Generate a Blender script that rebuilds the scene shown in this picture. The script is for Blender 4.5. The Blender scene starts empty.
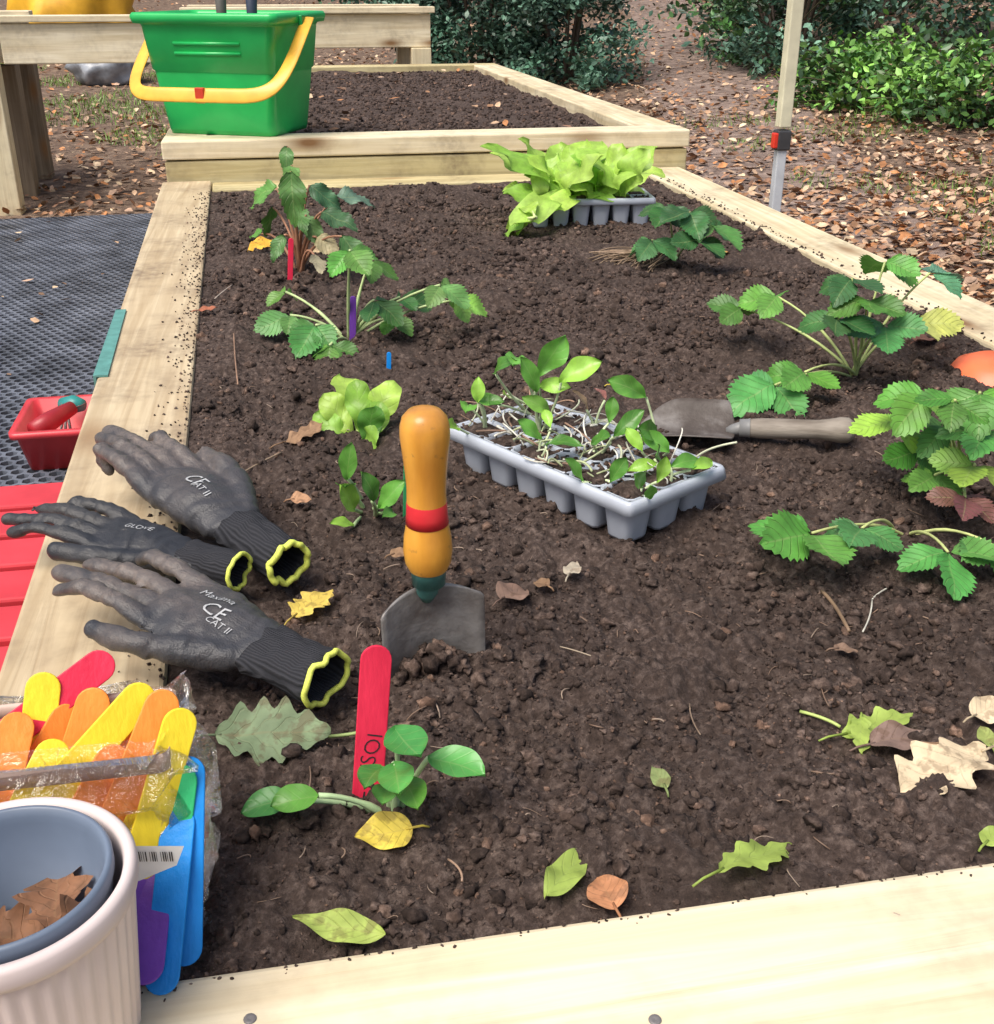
import bpy, math, random
import numpy as np
from mathutils import Vector, Matrix, noise
from mathutils.bvhtree import BVHTree
random.seed(7); np.random.seed(7)
rad=math.radians
scene=bpy.context.scene
COL=scene.collection
# ------------------------------------------------------------------ camera
TH,PH,FPX,CH=rad(10.7),rad(25.2),1130.0,0.45
cam=bpy.data.cameras.new("camera"); camo=bpy.data.objects.new("camera",cam); COL.objects.link(camo)
camo.location=(0,0,CH); camo.rotation_euler=(math.pi/2-PH,0,-TH)
cam.sensor_fit='HORIZONTAL'; cam.sensor_width=36; cam.lens=FPX/994*36; cam.clip_end=300; cam.clip_start=.01
scene.camera=camo
FW=Vector((math.sin(TH)*math.cos(PH),math.cos(TH)*math.cos(PH),-math.sin(PH)))
RT=Vector((math.cos(TH),-math.sin(TH),0)); UP=RT.cross(FW)
CP=Vector((0,0,CH))
def ray(u,v): return FW+RT*((u-497)/FPX)+UP*((512-v)/FPX)
def P(u,v,z=-.012):            # surveyed point at height z
    d=ray(u,v); return CP+d*((z-CH)/d.z)
def PY(u,v,Y):
    d=ray(u,v); return CP+d*(Y/d.y)
def G(x,y):
    return -.45+.045*max(0,y-5)+.05*max(0,x-2.2)*min(1,max(0,(y-1)/3))+.02*noise.noise(Vector((x*.8,y*.8,0)))
def PG(u,v):
    d=ray(u,v).normalized(); t=.5
    while t<60:
        p=CP+d*t
        if p.z<G(p.x,p.y): break
        t+=.05
    p=CP+d*t; return Vector((p.x,p.y,G(p.x,p.y)))
# ------------------------------------------------------------------ world / light
w=bpy.data.worlds.new("World"); scene.world=w; w.use_nodes=True
AZ,EL=-128,60
nt=w.node_tree; bg=nt.nodes['Background']; sky=nt.nodes.new('ShaderNodeTexSky')
sky.sky_type='NISHITA'; sky.sun_disc=False; sky.sun_elevation=rad(EL); sky.sun_rotation=rad(AZ)
sky.dust_density=5; sky.ozone_density=.4; sky.air_density=1.0
nt.links.new(sky.outputs[0],bg.inputs[0]); bg.inputs[1].default_value=.15
sl=bpy.data.lights.new("sun","SUN"); so=bpy.data.objects.new("sun",sl); COL.objects.link(so)
sl.energy=3.3; sl.angle=rad(36); sl.color=(1,.955,.88)
az=rad(AZ); el=rad(EL)
sd=Vector((math.sin(az)*math.cos(el),math.cos(az)*math.cos(el),math.sin(el)))
so.rotation_euler=sd.to_track_quat('Z','Y').to_euler()
scene.view_settings.view_transform='Standard'; scene.view_settings.look='None'; scene.view_settings.exposure=0
# ------------------------------------------------------------------ materials
def newmat(name):
    m=bpy.data.materials.new(name); m.use_nodes=True
    return m,m.node_tree,m.node_tree.nodes['Principled BSDF']
def N(nt,t,**k):
    n=nt.nodes.new(t)
    for a,b in k.items(): setattr(n,a,b)
    return n
def ramp(nt,fac,stops):
    r=N(nt,'ShaderNodeValToRGB'); e=r.color_ramp.elements
    while len(e)<len(stops): e.new(.5)
    for el_,(p,c) in zip(e,stops):
        el_.position=p; el_.color=(c[0],c[1],c[2],1) if not isinstance(c,(int,float)) else (c,c,c,1)
    nt.links.new(fac,r.inputs[0]); return r.outputs[0]
def noiseN(nt,scale,detail=4,stretch=None,dist=0,rough=.55):
    tc=N(nt,'ShaderNodeTexCoord'); out=tc.outputs['Object']
    if stretch:
        mp=N(nt,'ShaderNodeMapping'); mp.inputs['Scale'].default_value=stretch; nt.links.new(out,mp.inputs[0]); out=mp.outputs[0]
    n=N(nt,'ShaderNodeTexNoise'); n.inputs['Scale'].default_value=scale; n.inputs['Detail'].default_value=detail
    n.inputs['Distortion'].default_value=dist; n.inputs['Roughness'].default_value=rough
    nt.links.new(out,n.inputs['Vector']); return n.outputs['Fac']
def mix(nt,f,a,b,mode='MIX'):
    m=N(nt,'ShaderNodeMix',data_type='RGBA',blend_type=mode)
    for s,x in ((m.inputs[0],f),(m.inputs[6],a),(m.inputs[7],b)):
        if isinstance(x,(int,float)): s.default_value=x
        elif isinstance(x,tuple): s.default_value=(x[0],x[1],x[2],1)
        else: nt.links.new(x,s)
    return m.outputs[2]
def mth(nt,op,a,b=0,c=None):
    m=N(nt,'ShaderNodeMath',operation=op)
    for i,x in enumerate((a,b) if c is None else (a,b,c)):
        if isinstance(x,(int,float)): m.inputs[i].default_value=x
        else: nt.links.new(x,m.inputs[i])
    return m.outputs[0]
def bump(nt,b,h,st,dist=.01):
    n=N(nt,'ShaderNodeBump'); n.inputs['Strength'].default_value=st; n.inputs['Distance'].default_value=dist
    nt.links.new(h,n.inputs['Height']); nt.links.new(n.outputs[0],b.inputs['Normal'])
def nmat(name,stops,scale,rough=.6,bs=.3,bscale=None,stretch=None,bd=.003,detail=4,spec=.4):
    m,nt,b=newmat(name)
    f=noiseN(nt,scale,detail,stretch)
    nt.links.new(ramp(nt,f,stops),b.inputs['Base Color'])
    b.inputs['Roughness'].default_value=rough; b.inputs['Specular IOR Level'].default_value=spec
    if bs: bump(nt,b,noiseN(nt,bscale or scale*3,4,stretch),bs,bd)
    return m
def plain(name,c,rough=.4,var=.12,scale=25,bs=.08,spec=.5):
    a=tuple(x*(1-var) for x in c); d=tuple(min(1,x*(1+var)+.004) for x in c)
    return nmat(name,[(.3,a),(.7,d)],scale,rough,bs,scale*4,spec=spec,bd=.001)
def wood(name,axis,c0,c1,dirt=.3,dirtc=(.15,.105,.07)):
    m,nt,b=newmat(name)
    st=[34,34,34]; st[axis]=1.6; ks=[7,7,7]; ks[axis]=2.6
    f=noiseN(nt,1.6,6,tuple(st),1.2); f2=noiseN(nt,3.3,3,tuple(x*.35 for x in st),.6)
    c=ramp(nt,f,[(.30,c0),(.5,tuple((x+y)/2 for x,y in zip(c0,c1))),(.68,c1)])
    c=mix(nt,mth(nt,'MULTIPLY',ramp(nt,f2,[(.42,0),(.7,1)]),.5),c,tuple(x*y for x,y in zip(c0,(.80,.72,.62))))
    tc=N(nt,'ShaderNodeTexCoord'); mp=N(nt,'ShaderNodeMapping'); mp.inputs['Scale'].default_value=ks
    nt.links.new(tc.outputs['Object'],mp.inputs[0]); vo=N(nt,'ShaderNodeTexVoronoi'); vo.inputs['Scale'].default_value=1.0
    nt.links.new(mp.outputs[0],vo.inputs['Vector'])
    c=mix(nt,ramp(nt,vo.outputs['Distance'],[(.04,1),(.13,.35),(.2,0)]),c,(.26,.14,.06))
    fd=noiseN(nt,9,6,None,.4); fd2=noiseN(nt,60,5)
    dm=mth(nt,'MULTIPLY',ramp(nt,fd,[(.42,0),(.72,1)]),ramp(nt,fd2,[(.35,.2),(.7,1)]))
    c=mix(nt,mth(nt,'MULTIPLY',dm,dirt),c,dirtc)
    nt.links.new(c,b.inputs['Base Color']); b.inputs['Roughness'].default_value=.7
    b.inputs['Specular IOR Level'].default_value=.3
    bump(nt,b,f,.45,.002); return m
def leafmat(name,rough=.45,veins=.35,trans=.25,bst=.3,nveins=7,dry=0,gain=1.2):
    m,nt,b=newmat(name); out=nt.nodes['Material Output']
    at=N(nt,'ShaderNodeAttribute',attribute_name='Col')
    uv=N(nt,'ShaderNodeUVMap',uv_map='UV'); sp=N(nt,'ShaderNodeSeparateXYZ'); nt.links.new(uv.outputs[0],sp.inputs[0])
    t=mth(nt,'ABSOLUTE',mth(nt,'SUBTRACT',mth(nt,'MULTIPLY',sp.outputs[1],2),1))
    mid=ramp(nt,t,[(.02,1),(.06,0)])
    n=noiseN(nt,55,4)
    ph=mth(nt,'MULTIPLY',mth(nt,'SUBTRACT',mth(nt,'ADD',sp.outputs[0],mth(nt,'MULTIPLY',n,.03)),mth(nt,'MULTIPLY',t,.3)),nveins*6.2832)
    sv=mth(nt,'COSINE',ph,0)
    svr=ramp(nt,sv,[(.86,0),(1.0,1)])
    v=mth(nt,'MAXIMUM',mid,mth(nt,'MULTIPLY',svr,.5))
    g=gain
    c=mix(nt,1.0,at.outputs['Color'],ramp(nt,n,[(.3,.72*g),(.7,1.18*g)]),'MULTIPLY')
    if dry: c=mix(nt,ramp(nt,noiseN(nt,90,3),[(.52,0),(.62,dry)]),c,(.10,.05,.025))
    light=mix(nt,.5,c,(.42,.5,.2) if not dry else (.3,.2,.1))
    c=mix(nt,mth(nt,'MULTIPLY',v,veins),c,light)
    nt.links.new(c,b.inputs['Base Color']); b.inputs['Roughness'].default_value=rough
    h=mth(nt,'ADD',mth(nt,'MULTIPLY',svr,-.45),mth(nt,'MULTIPLY',n,.5))
    bump(nt,b,h,bst,.0014)
    tr=N(nt,'ShaderNodeBsdfTranslucent'); nt.links.new(c,tr.inputs[0])
    ms=N(nt,'ShaderNodeMixShader'); ms.inputs[0].default_value=trans
    nt.links.new(b.outputs[0],ms.inputs[1]); nt.links.new(tr.outputs[0],ms.inputs[2]); nt.links.new(ms.outputs[0],out.inputs[0])
    return m
def colmat(name,rough=.7,nscale=30,gain=1.0,spec=.4):
    m,nt,b=newmat(name); at=N(nt,'ShaderNodeAttribute',attribute_name='Col')
    c=mix(nt,1.0,at.outputs['Color'],ramp(nt,noiseN(nt,nscale,4),[(.3,.65*gain),(.7,1.3*gain)]),'MULTIPLY')
    nt.links.new(c,b.inputs['Base Color']); b.inputs['Roughness'].default_value=rough; b.inputs['Specular IOR Level'].default_value=spec
    return m
def soilmat(name,island):
    m,nt_,b_=newmat(name)
    f1=noiseN(nt_,150,8,None,.3,.7); f2=noiseN(nt_,7,4)
    c=ramp(nt_,f1,[(.3,(.026,.017,.0135)),(.5,(.076,.053,.044)),(.7,(.20,.150,.127))])
    c=mix(nt_,mth(nt_,'MULTIPLY',ramp(nt_,f2,[(.4,0),(.7,1)]),.5),c,(.034,.023,.018))
    if island:
        g=N(nt_,'ShaderNodeNewGeometry'); c=mix(nt_,1.0,c,ramp(nt_,g.outputs['Random Per Island'],[(0,(.45,.43,.42)),(.6,(1.05,1.03,1.02)),(.93,(1.6,1.54,1.48)),(1,(2.4,2.1,1.8))]),'MULTIPLY')
    nt_.links.new(c,b_.inputs['Base Color']); b_.inputs['Roughness'].default_value=.88; b_.inputs['Specular IOR Level'].default_value=.25
    bump(nt_,b_,noiseN(nt_,420,6,None,0,.7),.9 if not island else .6,.003); return m
M_soil=soilmat('soil_material',False); M_crumb=soilmat('soil_crumb_material',True)
M_ground=nmat('ground_material',[(.3,(.075,.048,.034)),(.5,(.17,.115,.083)),(.7,(.29,.21,.15))],18,.95,.8,60,bd=.02,detail=8)
M_path=nmat('path_material',[(.3,(.11,.078,.062)),(.5,(.24,.175,.145)),(.7,(.36,.275,.23))],14,.95,.7,70,bd=.02,detail=8)
W_new_x=wood('pale_timber_x',0,(.70,.60,.40),(.90,.81,.61),.45)
W_new_y=wood('pale_timber_y',1,(.62,.52,.33),(.82,.73,.52),.7)
W_old_y=wood('weathered_timber_y',1,(.44,.34,.215),(.66,.55,.37),.95,(.19,.135,.095))
W_back_x=wood('mossy_timber_x',0,(.46,.39,.20),(.66,.58,.34),.7)
W_leg=wood('timber_leg_z',2,(.64,.55,.36),(.82,.73,.51),.4)
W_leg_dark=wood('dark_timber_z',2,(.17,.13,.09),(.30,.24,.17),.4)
M_leaf=leafmat('glossy_leaf',.34,.4,.2,.25,5)
M_straw=leafmat('strawberry_leaf',.48,.5,.18,1.0,7,gain=1.15)
M_lett=leafmat('lettuce_leaf',.4,.35,.35,.5,5)
M_dry=leafmat('dry_leaf',.7,.35,.15,.6,6,dry=.5)
M_stem=colmat('stem_material',.5)
M_fol=colmat('foliage_material',.42,3,1.35,.5)
M_litter=colmat('litter_material',.8,40,1.25)
M_screw=plain('screw_steel',(.16,.15,.15),.45)
# ------------------------------------------------------------------ mesh builder
class MB:
    def __init__(s): s.V=[];s.F=[];s.U=[];s.C=[]
    def add(s,V,F,U=None,c=(1,1,1)):
        o=len(s.V); s.V+= [Vector(v) for v in V]; s.F+=[tuple(i+o for i in f) for f in F]
        s.U+= U if U else [(0,0)]*len(V)
        s.C+= c if isinstance(c,list) else [c]*len(V)
    def box(s,c,h,M=None,col=(1,1,1)):
        V=[Vector((c[0]+x*h[0],c[1]+y*h[1],c[2]+z*h[2])) for x in(-1,1) for y in(-1,1) for z in(-1,1)]
        if M: V=[M@v for v in V]
        s.add(V,[(0,1,3,2),(4,6,7,5),(0,4,5,1),(2,3,7,6),(0,2,6,4),(1,5,7,3)],c=col)
    def prism(s,poly,z0,z1):
        n=len(poly); V=[(x,y,z0) for x,y in poly]+[(x,y,z1) for x,y in poly]
        s.add(V,[tuple(range(n-1,-1,-1)),tuple(range(n,2*n))]+[(i,(i+1)%n,n+(i+1)%n,n+i) for i in range(n)])
    def tube(s,path,radii,n=8,cap=True,col=(1,1,1),hint=None,closed=False):
        path=[Vector(p) for p in path]; m=len(path); V=[]; nrm=None
        if not isinstance(radii,(list,tuple)): radii=[radii]*m
        for i in range(m):
            if closed: d=(path[(i+1)%m]-path[i-1])
            else: d=(path[min(i+1,m-1)]-path[max(i-1,0)])
            if d.length<1e-9: d=Vector((0,0,1))
            d.normalize()
            if nrm is None or hint:
                h=Vector(hint) if hint else (Vector((0,0,1)) if abs(d.z)<.9 else Vector((1,0,0)))
                nrm=h
            nrm=(nrm-d*nrm.dot(d)); nrm.normalize(); sd_=d.cross(nrm)
            r=radii[i]; ry,rz=(r if isinstance(r,(tuple,list)) else (r,r))
            for k in range(n):
                a=2*math.pi*k/n; V.append(path[i]+sd_*math.cos(a)*ry+nrm*math.sin(a)*rz)
        F=[]
        for i in range(m if closed else m-1):
            for k in range(n):
                a=i*n+k; b=i*n+(k+1)%n; j=((i+1)%m)*n; F.append((a,b,j+(k+1)%n,j+k))
        if cap and not closed: F+= [tuple(range(n-1,-1,-1)),tuple((m-1)*n+k for k in range(n))]
        s.add(V,F,c=col)
    def lathe(s,prof,n=32,M=None,flute=0,nf=0,col=(1,1,1)):
        V=[];F=[]
        for r,z in prof:
            for k in range(n):
                a=2*math.pi*k/n; rr=r*(1+(flute*math.cos(a*nf) if flute else 0)); v=Vector((rr*math.cos(a),rr*math.sin(a),z)); V.append(M@v if M else v)
        for i in range(len(prof)-1):
            for k in range(n): F.append((i*n+k,i*n+(k+1)%n,(i+1)*n+(k+1)%n,(i+1)*n+k))
        s.add(V,F,c=col)
    def rings(s,rs,cap0=False,cap1=False):
        n=len(rs[0]); V=[v for r in rs for v in r]; F=[]
        for i in range(len(rs)-1):
            for k in range(n): F.append((i*n+k,i*n+(k+1)%n,(i+1)*n+(k+1)%n,(i+1)*n+k))
        if cap0: F.append(tuple(range(n-1,-1,-1)))
        if cap1: F.append(tuple((len(rs)-1)*n+k for k in range(n)))
        s.add(V,F)
    def mesh(s,name,off=Vector((0,0,0)),smooth=True):
        me=bpy.data.meshes.new(name); me.from_pydata([v-off for v in s.V],[],s.F)
        uv=me.uv_layers.new(name='UV'); ca=me.color_attributes.new('Col','FLOAT_COLOR','POINT')
        li=np.zeros(len(me.loops),dtype=np.int32); me.loops.foreach_get('vertex_index',li)
        U=np.array(s.U,dtype=np.float32)[li]; uv.data.foreach_set('uv',U.ravel())
        C=np.ones((len(s.V),4),dtype=np.float32); C[:,:3]=np.array(s.C,dtype=np.float32); ca.data.foreach_set('color',C.ravel())
        me.polygons.foreach_set('use_smooth',[smooth]*len(me.polygons)); me.update(); return me
def top(name,loc,label,cat,mb=None,mat=None,group=None,kind=None,smooth=True,mw=None):
    loc=Vector(loc)
    if mb is None: o=bpy.data.objects.new(name,None); o.empty_display_size=.05
    else:
        o=bpy.data.objects.new(name,mb.mesh(name,loc,smooth)); o.data.materials.append(mat)
    o.location=loc
    if mw is not None: o.matrix_world=mw
    COL.objects.link(o); o["label"]=label; o["category"]=cat
    if group:o["group"]=group
    if kind:o["kind"]=kind
    return o
def part(name,parent,mb,mat,local=False,smooth=True,label=None,bev=0,solid=0,sub=0,me=None):
    if me is None: me=mb.mesh(name,Vector((0,0,0)) if local else parent.location,smooth)
    o=bpy.data.objects.new(name,me); me.materials.append(mat); o.parent=parent; COL.objects.link(o)
    mods(o,bev,solid,sub)
    if label:o["label"]=label
    return o
def mods(o,bev=0,solid=0,sub=0):
    if solid: m=o.modifiers.new('s','SOLIDIFY'); m.thickness=solid; m.offset=0
    if bev: m=o.modifiers.new('b','BEVEL'); m.width=bev; m.segments=2; m.limit_method='ANGLE'
    if sub: m=o.modifiers.new('u','SUBSURF'); m.levels=sub; m.render_levels=sub
def npmesh(name,V,F,C=None,smooth=True):
    me=bpy.data.meshes.new(name); k=F.shape[1]
    me.vertices.add(len(V)); me.vertices.foreach_set('co',V.astype(np.float32).ravel())
    me.loops.add(F.size); me.loops.foreach_set('vertex_index',F.astype(np.int32).ravel())
    me.polygons.add(len(F)); me.polygons.foreach_set('loop_start',np.arange(0,F.size,k,dtype=np.int32))
    me.polygons.foreach_set('use_smooth',np.full(len(F),smooth))
    me.update(calc_edges=True)
    if C is not None:
        ca=me.color_attributes.new('Col','FLOAT_COLOR','POINT'); cc=np.ones((len(V),4),dtype=np.float32); cc[:,:3]=C; ca.data.foreach_set('color',cc.ravel())
    return me
def stuff(name,me,mat,label,cat,kind='stuff'):
    o=bpy.data.objects.new(name,me); me.materials.append(mat); COL.objects.link(o); o["label"]=label;o["category"]=cat;o["kind"]=kind; return o
# ------------------------------------------------------------------ gloves first (modifier evaluation while scene is small)
def text_mesh(body,size,Mx,bvh=None,off=.0008,zdir=None,thick=.015,jit=0):
    cu=bpy.data.curves.new('t','FONT'); cu.body=body; cu.size=size; cu.align_x='CENTER'; cu.align_y='CENTER'; cu.resolution_u=3; cu.offset=size*thick
    to=bpy.data.objects.new('t',cu); COL.objects.link(to); dg=bpy.context.evaluated_depsgraph_get(); dg.update()
    me=bpy.data.meshes.new_from_object(to.evaluated_get(dg)); COL.objects.unlink(to); bpy.data.objects.remove(to)
    mb=MB(); V=[]
    for v in me.vertices:
        q=v.co.copy()
        if jit: q.y+=jit*size*math.sin(q.x/size*2.3+1); q.x+=q.y*.12
        V.append(Mx@q)
    if bvh:
        W=[]
        for v in V:
            h=bvh.ray_cast(v+zdir*.5,-zdir); W.append(h[0]+zdir*off if h[0] else v)
        V=W
    mb.add(V,[tuple(p_.vertices) for p_ in me.polygons]); return mb
M_ink=plain('black_ink',(.02,.015,.02),.6,.1)
M_wht=plain('faded_white_print',(.42,.43,.44),.7,.35,300)
def glovemat(name,c,dust,da):
    m,nt,b=newmat(name); f=noiseN(nt,4.5,6,None,.6); f2=noiseN(nt,60,5)
    k=mth(nt,'MULTIPLY',ramp(nt,f,[(.38,0),(.62,1)]),ramp(nt,f2,[(.3,.4),(.7,1)]))
    tc=N(nt,'ShaderNodeTexCoord'); sp=N(nt,'ShaderNodeSeparateXYZ'); nt.links.new(tc.outputs['Object'],sp.inputs[0])
    k=mth(nt,'MULTIPLY',k,ramp(nt,sp.outputs[0],[(.35,.15),(.75,1)]))
    cc=mix(nt,mth(nt,'MULTIPLY',k,da),c,dust); nt.links.new(cc,b.inputs['Base Color']); b.inputs['Roughness'].default_value=.46
    h=mth(nt,'ADD',noiseN(nt,200,4,None,.2),mth(nt,'MULTIPLY',noiseN(nt,9,3,(1,2.2,1),1.2),3.0))
    bump(nt,b,h,.25,.0045); return m
M_knit,nt_,b_=newmat('black_knit'); b_.inputs['Roughness'].default_value=.9; b_.inputs['Specular IOR Level'].default_value=.2
wv=N(nt_,'ShaderNodeTexWave'); wv.bands_direction='Y'; wv.inputs['Scale'].default_value=42; wv.inputs['Distortion'].default_value=.6; tc=N(nt_,'ShaderNodeTexCoord'); nt_.links.new(tc.outputs['Object'],wv.inputs[0])
nt_.links.new(ramp(nt_,wv.outputs['Fac'],[(.1,(.024,.025,.030)),(.9,(.042,.043,.050))]),b_.inputs['Base Color']); bump(nt_,b_,wv.outputs['Fac'],.35,.006)
M_trim=plain('fluorescent_trim',(.76,.84,.14),.7,.12,150,.4)
def glove(pc0,pt0,side,label,mat,texts,seed,wsc=1.0,spread=1.0,openz=1.0,curl=0.0,fl=(.92,1.0,.97,.88),bend=0,cw=1.0):
    random.seed(seed); x=(pt0-pc0); L=x.length; x.normalize(); z=Vector((0,0,1)); z=(z-x*z.dot(x)).normalized(); y=z.cross(x)
    mw=Matrix((x,y,z)).transposed().to_4x4()@Matrix.Scale(L,4); mw.translation=pc0
    e=top('gardening_glove',pc0,label,'glove',mw=mw,group="black gardening gloves on the bed edge")
    mb=MB(); W=wsc
    mb.tube([(.14,0,0),(.22,0,0),(.30,0,.005),(.40,0,.012),(.48,0,.012),(.55,0,.008),(.585,0,.003),(.60,0,0)],[(.100*W,.042),(.11*W,.046),(.14*W,.052),(.165*W,.054),(.172*W,.048),(.160*W,.042),(.13*W,.034),(.07*W,.02)],20,hint=(0,0,1))
    for k in range(4):
        y0=(-.125+.083*k)*W*side*-1; y1=y0*(1+.5*spread)+random.uniform(-.02,.02); tl=fl[k]; zc_=random.uniform(-.01,.03)+curl*.5
        p0=Vector((.48,y0,.0)); p1=Vector((.66,y0*1.12+random.uniform(-.006,.006),.014+zc_)); p2=Vector((.80,(y0+y1)/2*1.12,.012+zc_)); p3=Vector((tl-.03,y1*1.1,-.014+zc_*.2))
        d=(p3-p2).normalized(); pts=[p0,(p0+p1)/2,p1,(p1+p2)/2,p2,(p2+p3)/2,p3,p3+d*.016,p3+d*.028,p3+d*.033]
        r=[.038,.037,.036,.034,.035,.033,.031,.027,.018,.006]; q_=(1+W)/2; rf=[(a*q_,a*.74) for a in r]
        mb.tube(pts,rf,14,hint=(0,0,1))
    s=side
    p0=Vector((.26,s*.08*W,.0)); p1=Vector((.38,s*.17*W,.01)); p2=Vector((.50,s*.235*W,.018)); p3=Vector((.64,s*.25*W,.008)); d=(p3-p2).normalized()
    mb.tube([p0,(p0+p1)/2,p1,(p1+p2)/2,p2,p3,p3+d*.016,p3+d*.028,p3+d*.033],[.046,.047,.044,.04,.038,.034,.029,.020,.006],14,hint=(0,0,1))
    me=mb.mesh('tmp'); to=bpy.data.objects.new('tmp',me); COL.objects.link(to)
    m=to.modifiers.new('r','REMESH'); m.mode='VOXEL'; m.voxel_size=.0085; m2=to.modifiers.new('s','SMOOTH'); m2.iterations=3; m2.factor=.5
    dg=bpy.context.evaluated_depsgraph_get(); dg.update(); hm=bpy.data.meshes.new_from_object(to.evaluated_get(dg)); COL.objects.unlink(to); bpy.data.objects.remove(to)
    for v in hm.vertices:
        q=v.co; n_=v.normal; a=noise.noise(Vector((q.x*6+seed,q.y*9,q.z*6)))*.012
        w1=noise.noise(Vector((q.x*11+seed,q.y*7+2*noise.noise(q*4),q.z*7))); a+=.006*(abs(w1)*2-.5)*-1
        a+=noise.noise(Vector((q.x*26+seed,q.y*12,q.z*10)))*.0025
        cr=0
        for xc,wd in ((.66,.014),(.72,.010),(.80,.012),(.49,.02),(.40,.014),(.33,.016),(.29,.012)): cr-=.005*math.exp(-((q.x-xc-.03*math.sin(q.y*14+seed+xc*9))/wd)**2)
        v.co=q+n_*(a+cr)
    hm.materials.clear(); hm.polygons.foreach_set('use_smooth',[True]*len(hm.polygons)); hm.name='hand'
    bvh=BVHTree.FromPolygons([v.co for v in hm.vertices],[tuple(p_.vertices) for p_ in hm.polygons])
    o=part('hand',e,None,mat,me=hm); mods(o,0,0,1)
    mb=MB(); rr=[];n=48
    for i in range(12):
        t=i/11; xx_=.22*t; rr.append([Vector((xx_+.02*noise.noise(Vector((math.cos(a)*2,math.sin(a)*2,t*3+seed))),math.cos(a)*((.112*(1-t)+.113*t-.010*math.sin(t*3.1))*(cw*(1-t)+t))*W,math.sin(a)*(.064*openz*(1-t)+.050*t)+.012*noise.noise(Vector((math.cos(a)*3,t*6,seed*3.)))+.004)) for a in [2*math.pi*k/n for k in range(n)]])
    mb.rings(rr); part('cuff',e,mb,M_knit,local=True,solid=.008)
    mb=MB(); mb.tube([q+Vector((-.004,0,0)) for q in rr[0]],[.0085]*n,8,closed=True,hint=(1,0,0)); part('cuff_trim',e,mb,M_trim,local=True)
    allT=MB()
    for (bd,sz,tx,ty) in texts:
        Mx=Matrix(((-1,0,0,tx),(0,-1,0,ty),(0,0,1,0),(0,0,0,1)))
        q=text_mesh(bd,sz,Mx,bvh=bvh,off=.004,zdir=Vector((0,0,1)),thick=0); allT.add(q.V,q.F)
    if texts: part('print',e,allT,M_wht,local=True,smooth=False)
    return e
G_black=glovemat('black_nitrile',(.026,.028,.034),(.08,.075,.07),.6)
G_dust=glovemat('dusty_nitrile',(.040,.042,.049),(.19,.155,.135),1.0)
glove(P(288,564,.020),P(97,430,.050),-1,"black knitted gardening glove with yellow-green cuff edge, fingers spread",G_dust,[('CE',.065,.43,.0),('CAT II',.030,.375,.02)],3,.64,.3,.85,0,fl=(.88,1.0,.98,.80),cw=.8)
glove(P(238,572,.022),P(16,509,.04),1,"black coated gardening glove with yellow-green cuff edge lying on timber",G_black,[('GLOVE',.04,.44,-.02)],5,.80,.3,1.0,0,cw=.8)
glove(P(325,680,.024),P(72,558,.048),1,"dusty grey-black gardening glove with yellow-green cuff edge lying on top",G_dust,[('Maxima',.042,.44,-.055),('CE',.07,.39,.01),('CAT II',.032,.345,.045)],8,.90,.40,1.1,.01,cw=.9)
Mlab=text_mesh('TATSOI',.0140,Matrix.Identity(4),thick=-.012,jit=.12)
random.seed(11)
# ------------------------------------------------------------------ leaves
def fshape(sh,s):
    if sh=='round': return max(0,math.sin(math.pi*s**1.05))**.62
    if sh=='spoon': return max(0,math.sin(math.pi*s**1.35))**.75
    if sh=='straw': return max(0,math.sin(math.pi*s**1.0))**.78
    if sh=='ovate': return max(0,math.sin(math.pi*s**.75))**.85
    if sh=='lance': return max(0,math.sin(math.pi*s**.8))**1.1
    if sh=='fan': return .16+.84*max(0,math.sin(math.pi*min(1,s**1.6)))**.6 if s<.995 else .1
    if sh=='oak': return max(0.03,max(0,math.sin(math.pi*s**1.2))**.55*(.8+.22*math.cos(s*3.6*2*math.pi)))
    if sh=='jag': return max(0.02,max(0,math.sin(math.pi*s**.85))**.8*(1+.22*math.cos(s*5*2*math.pi)))
    return math.sin(math.pi*s)
def leaf(mb,o,d,n,L,W,sh='ovate',droop=.25,fold=.15,wave=0,serr=0,col=(.1,.25,.05),nu=12,nv=3,rise=.1,bw=0):
    o=Vector(o); d=Vector(d).normalized(); n=Vector(n); sd_=d.cross(n)
    if sd_.length<1e-4: sd_=d.cross(Vector((.3,.2,1)))
    sd_.normalize(); up=sd_.cross(d).normalized(); V=[];U=[];C=[];F=[]
    if serr: nu=max(nu,22)
    ph=random.random()*6; k2=2*nv+1; tint=random.uniform(.85,1.15); cv=random.uniform(-.12,.12)*L
    for i in range(nu+1):
        s=i/nu; hw=W/2*fshape(sh,s)
        for j in range(-nv,nv+1):
            t=j/nv; h2=hw
            if serr and abs(j)==nv: h2=hw*(1+serr*(1 if (i+(j>0))%2 else -1))
            if sh=='oak' or sh=='jag':
                h2=hw*(1+.18*noise.noise(Vector((s*5,ph+(3 if t>0 else 0),0))))
            y=h2*t
            x=L*s+(L*.04*(1 if (i+(j>0))%2 else -.3) if serr and abs(j)==nv else 0)
            z=L*(rise*s-droop*s*s)+fold*abs(y)-bw*abs(t)*abs(t)*W
            z+=wave*L*abs(t)*math.sin(s*13+ph+(0 if t>0 else 2))+.05*L*noise.noise(Vector((x*45+ph,y*45,ph)))
            V.append(o+d*x+sd_*(y+cv*s*s)+up*z); U.append((s,(t+1)/2)); C.append(tuple(min(1,cc*tint) for cc in col))
    for i in range(nu):
        for j in range(2*nv): a=i*k2+j; F.append((a,a+1,a+k2+1,a+k2))
    mb.add(V,F,U,C)
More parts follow.
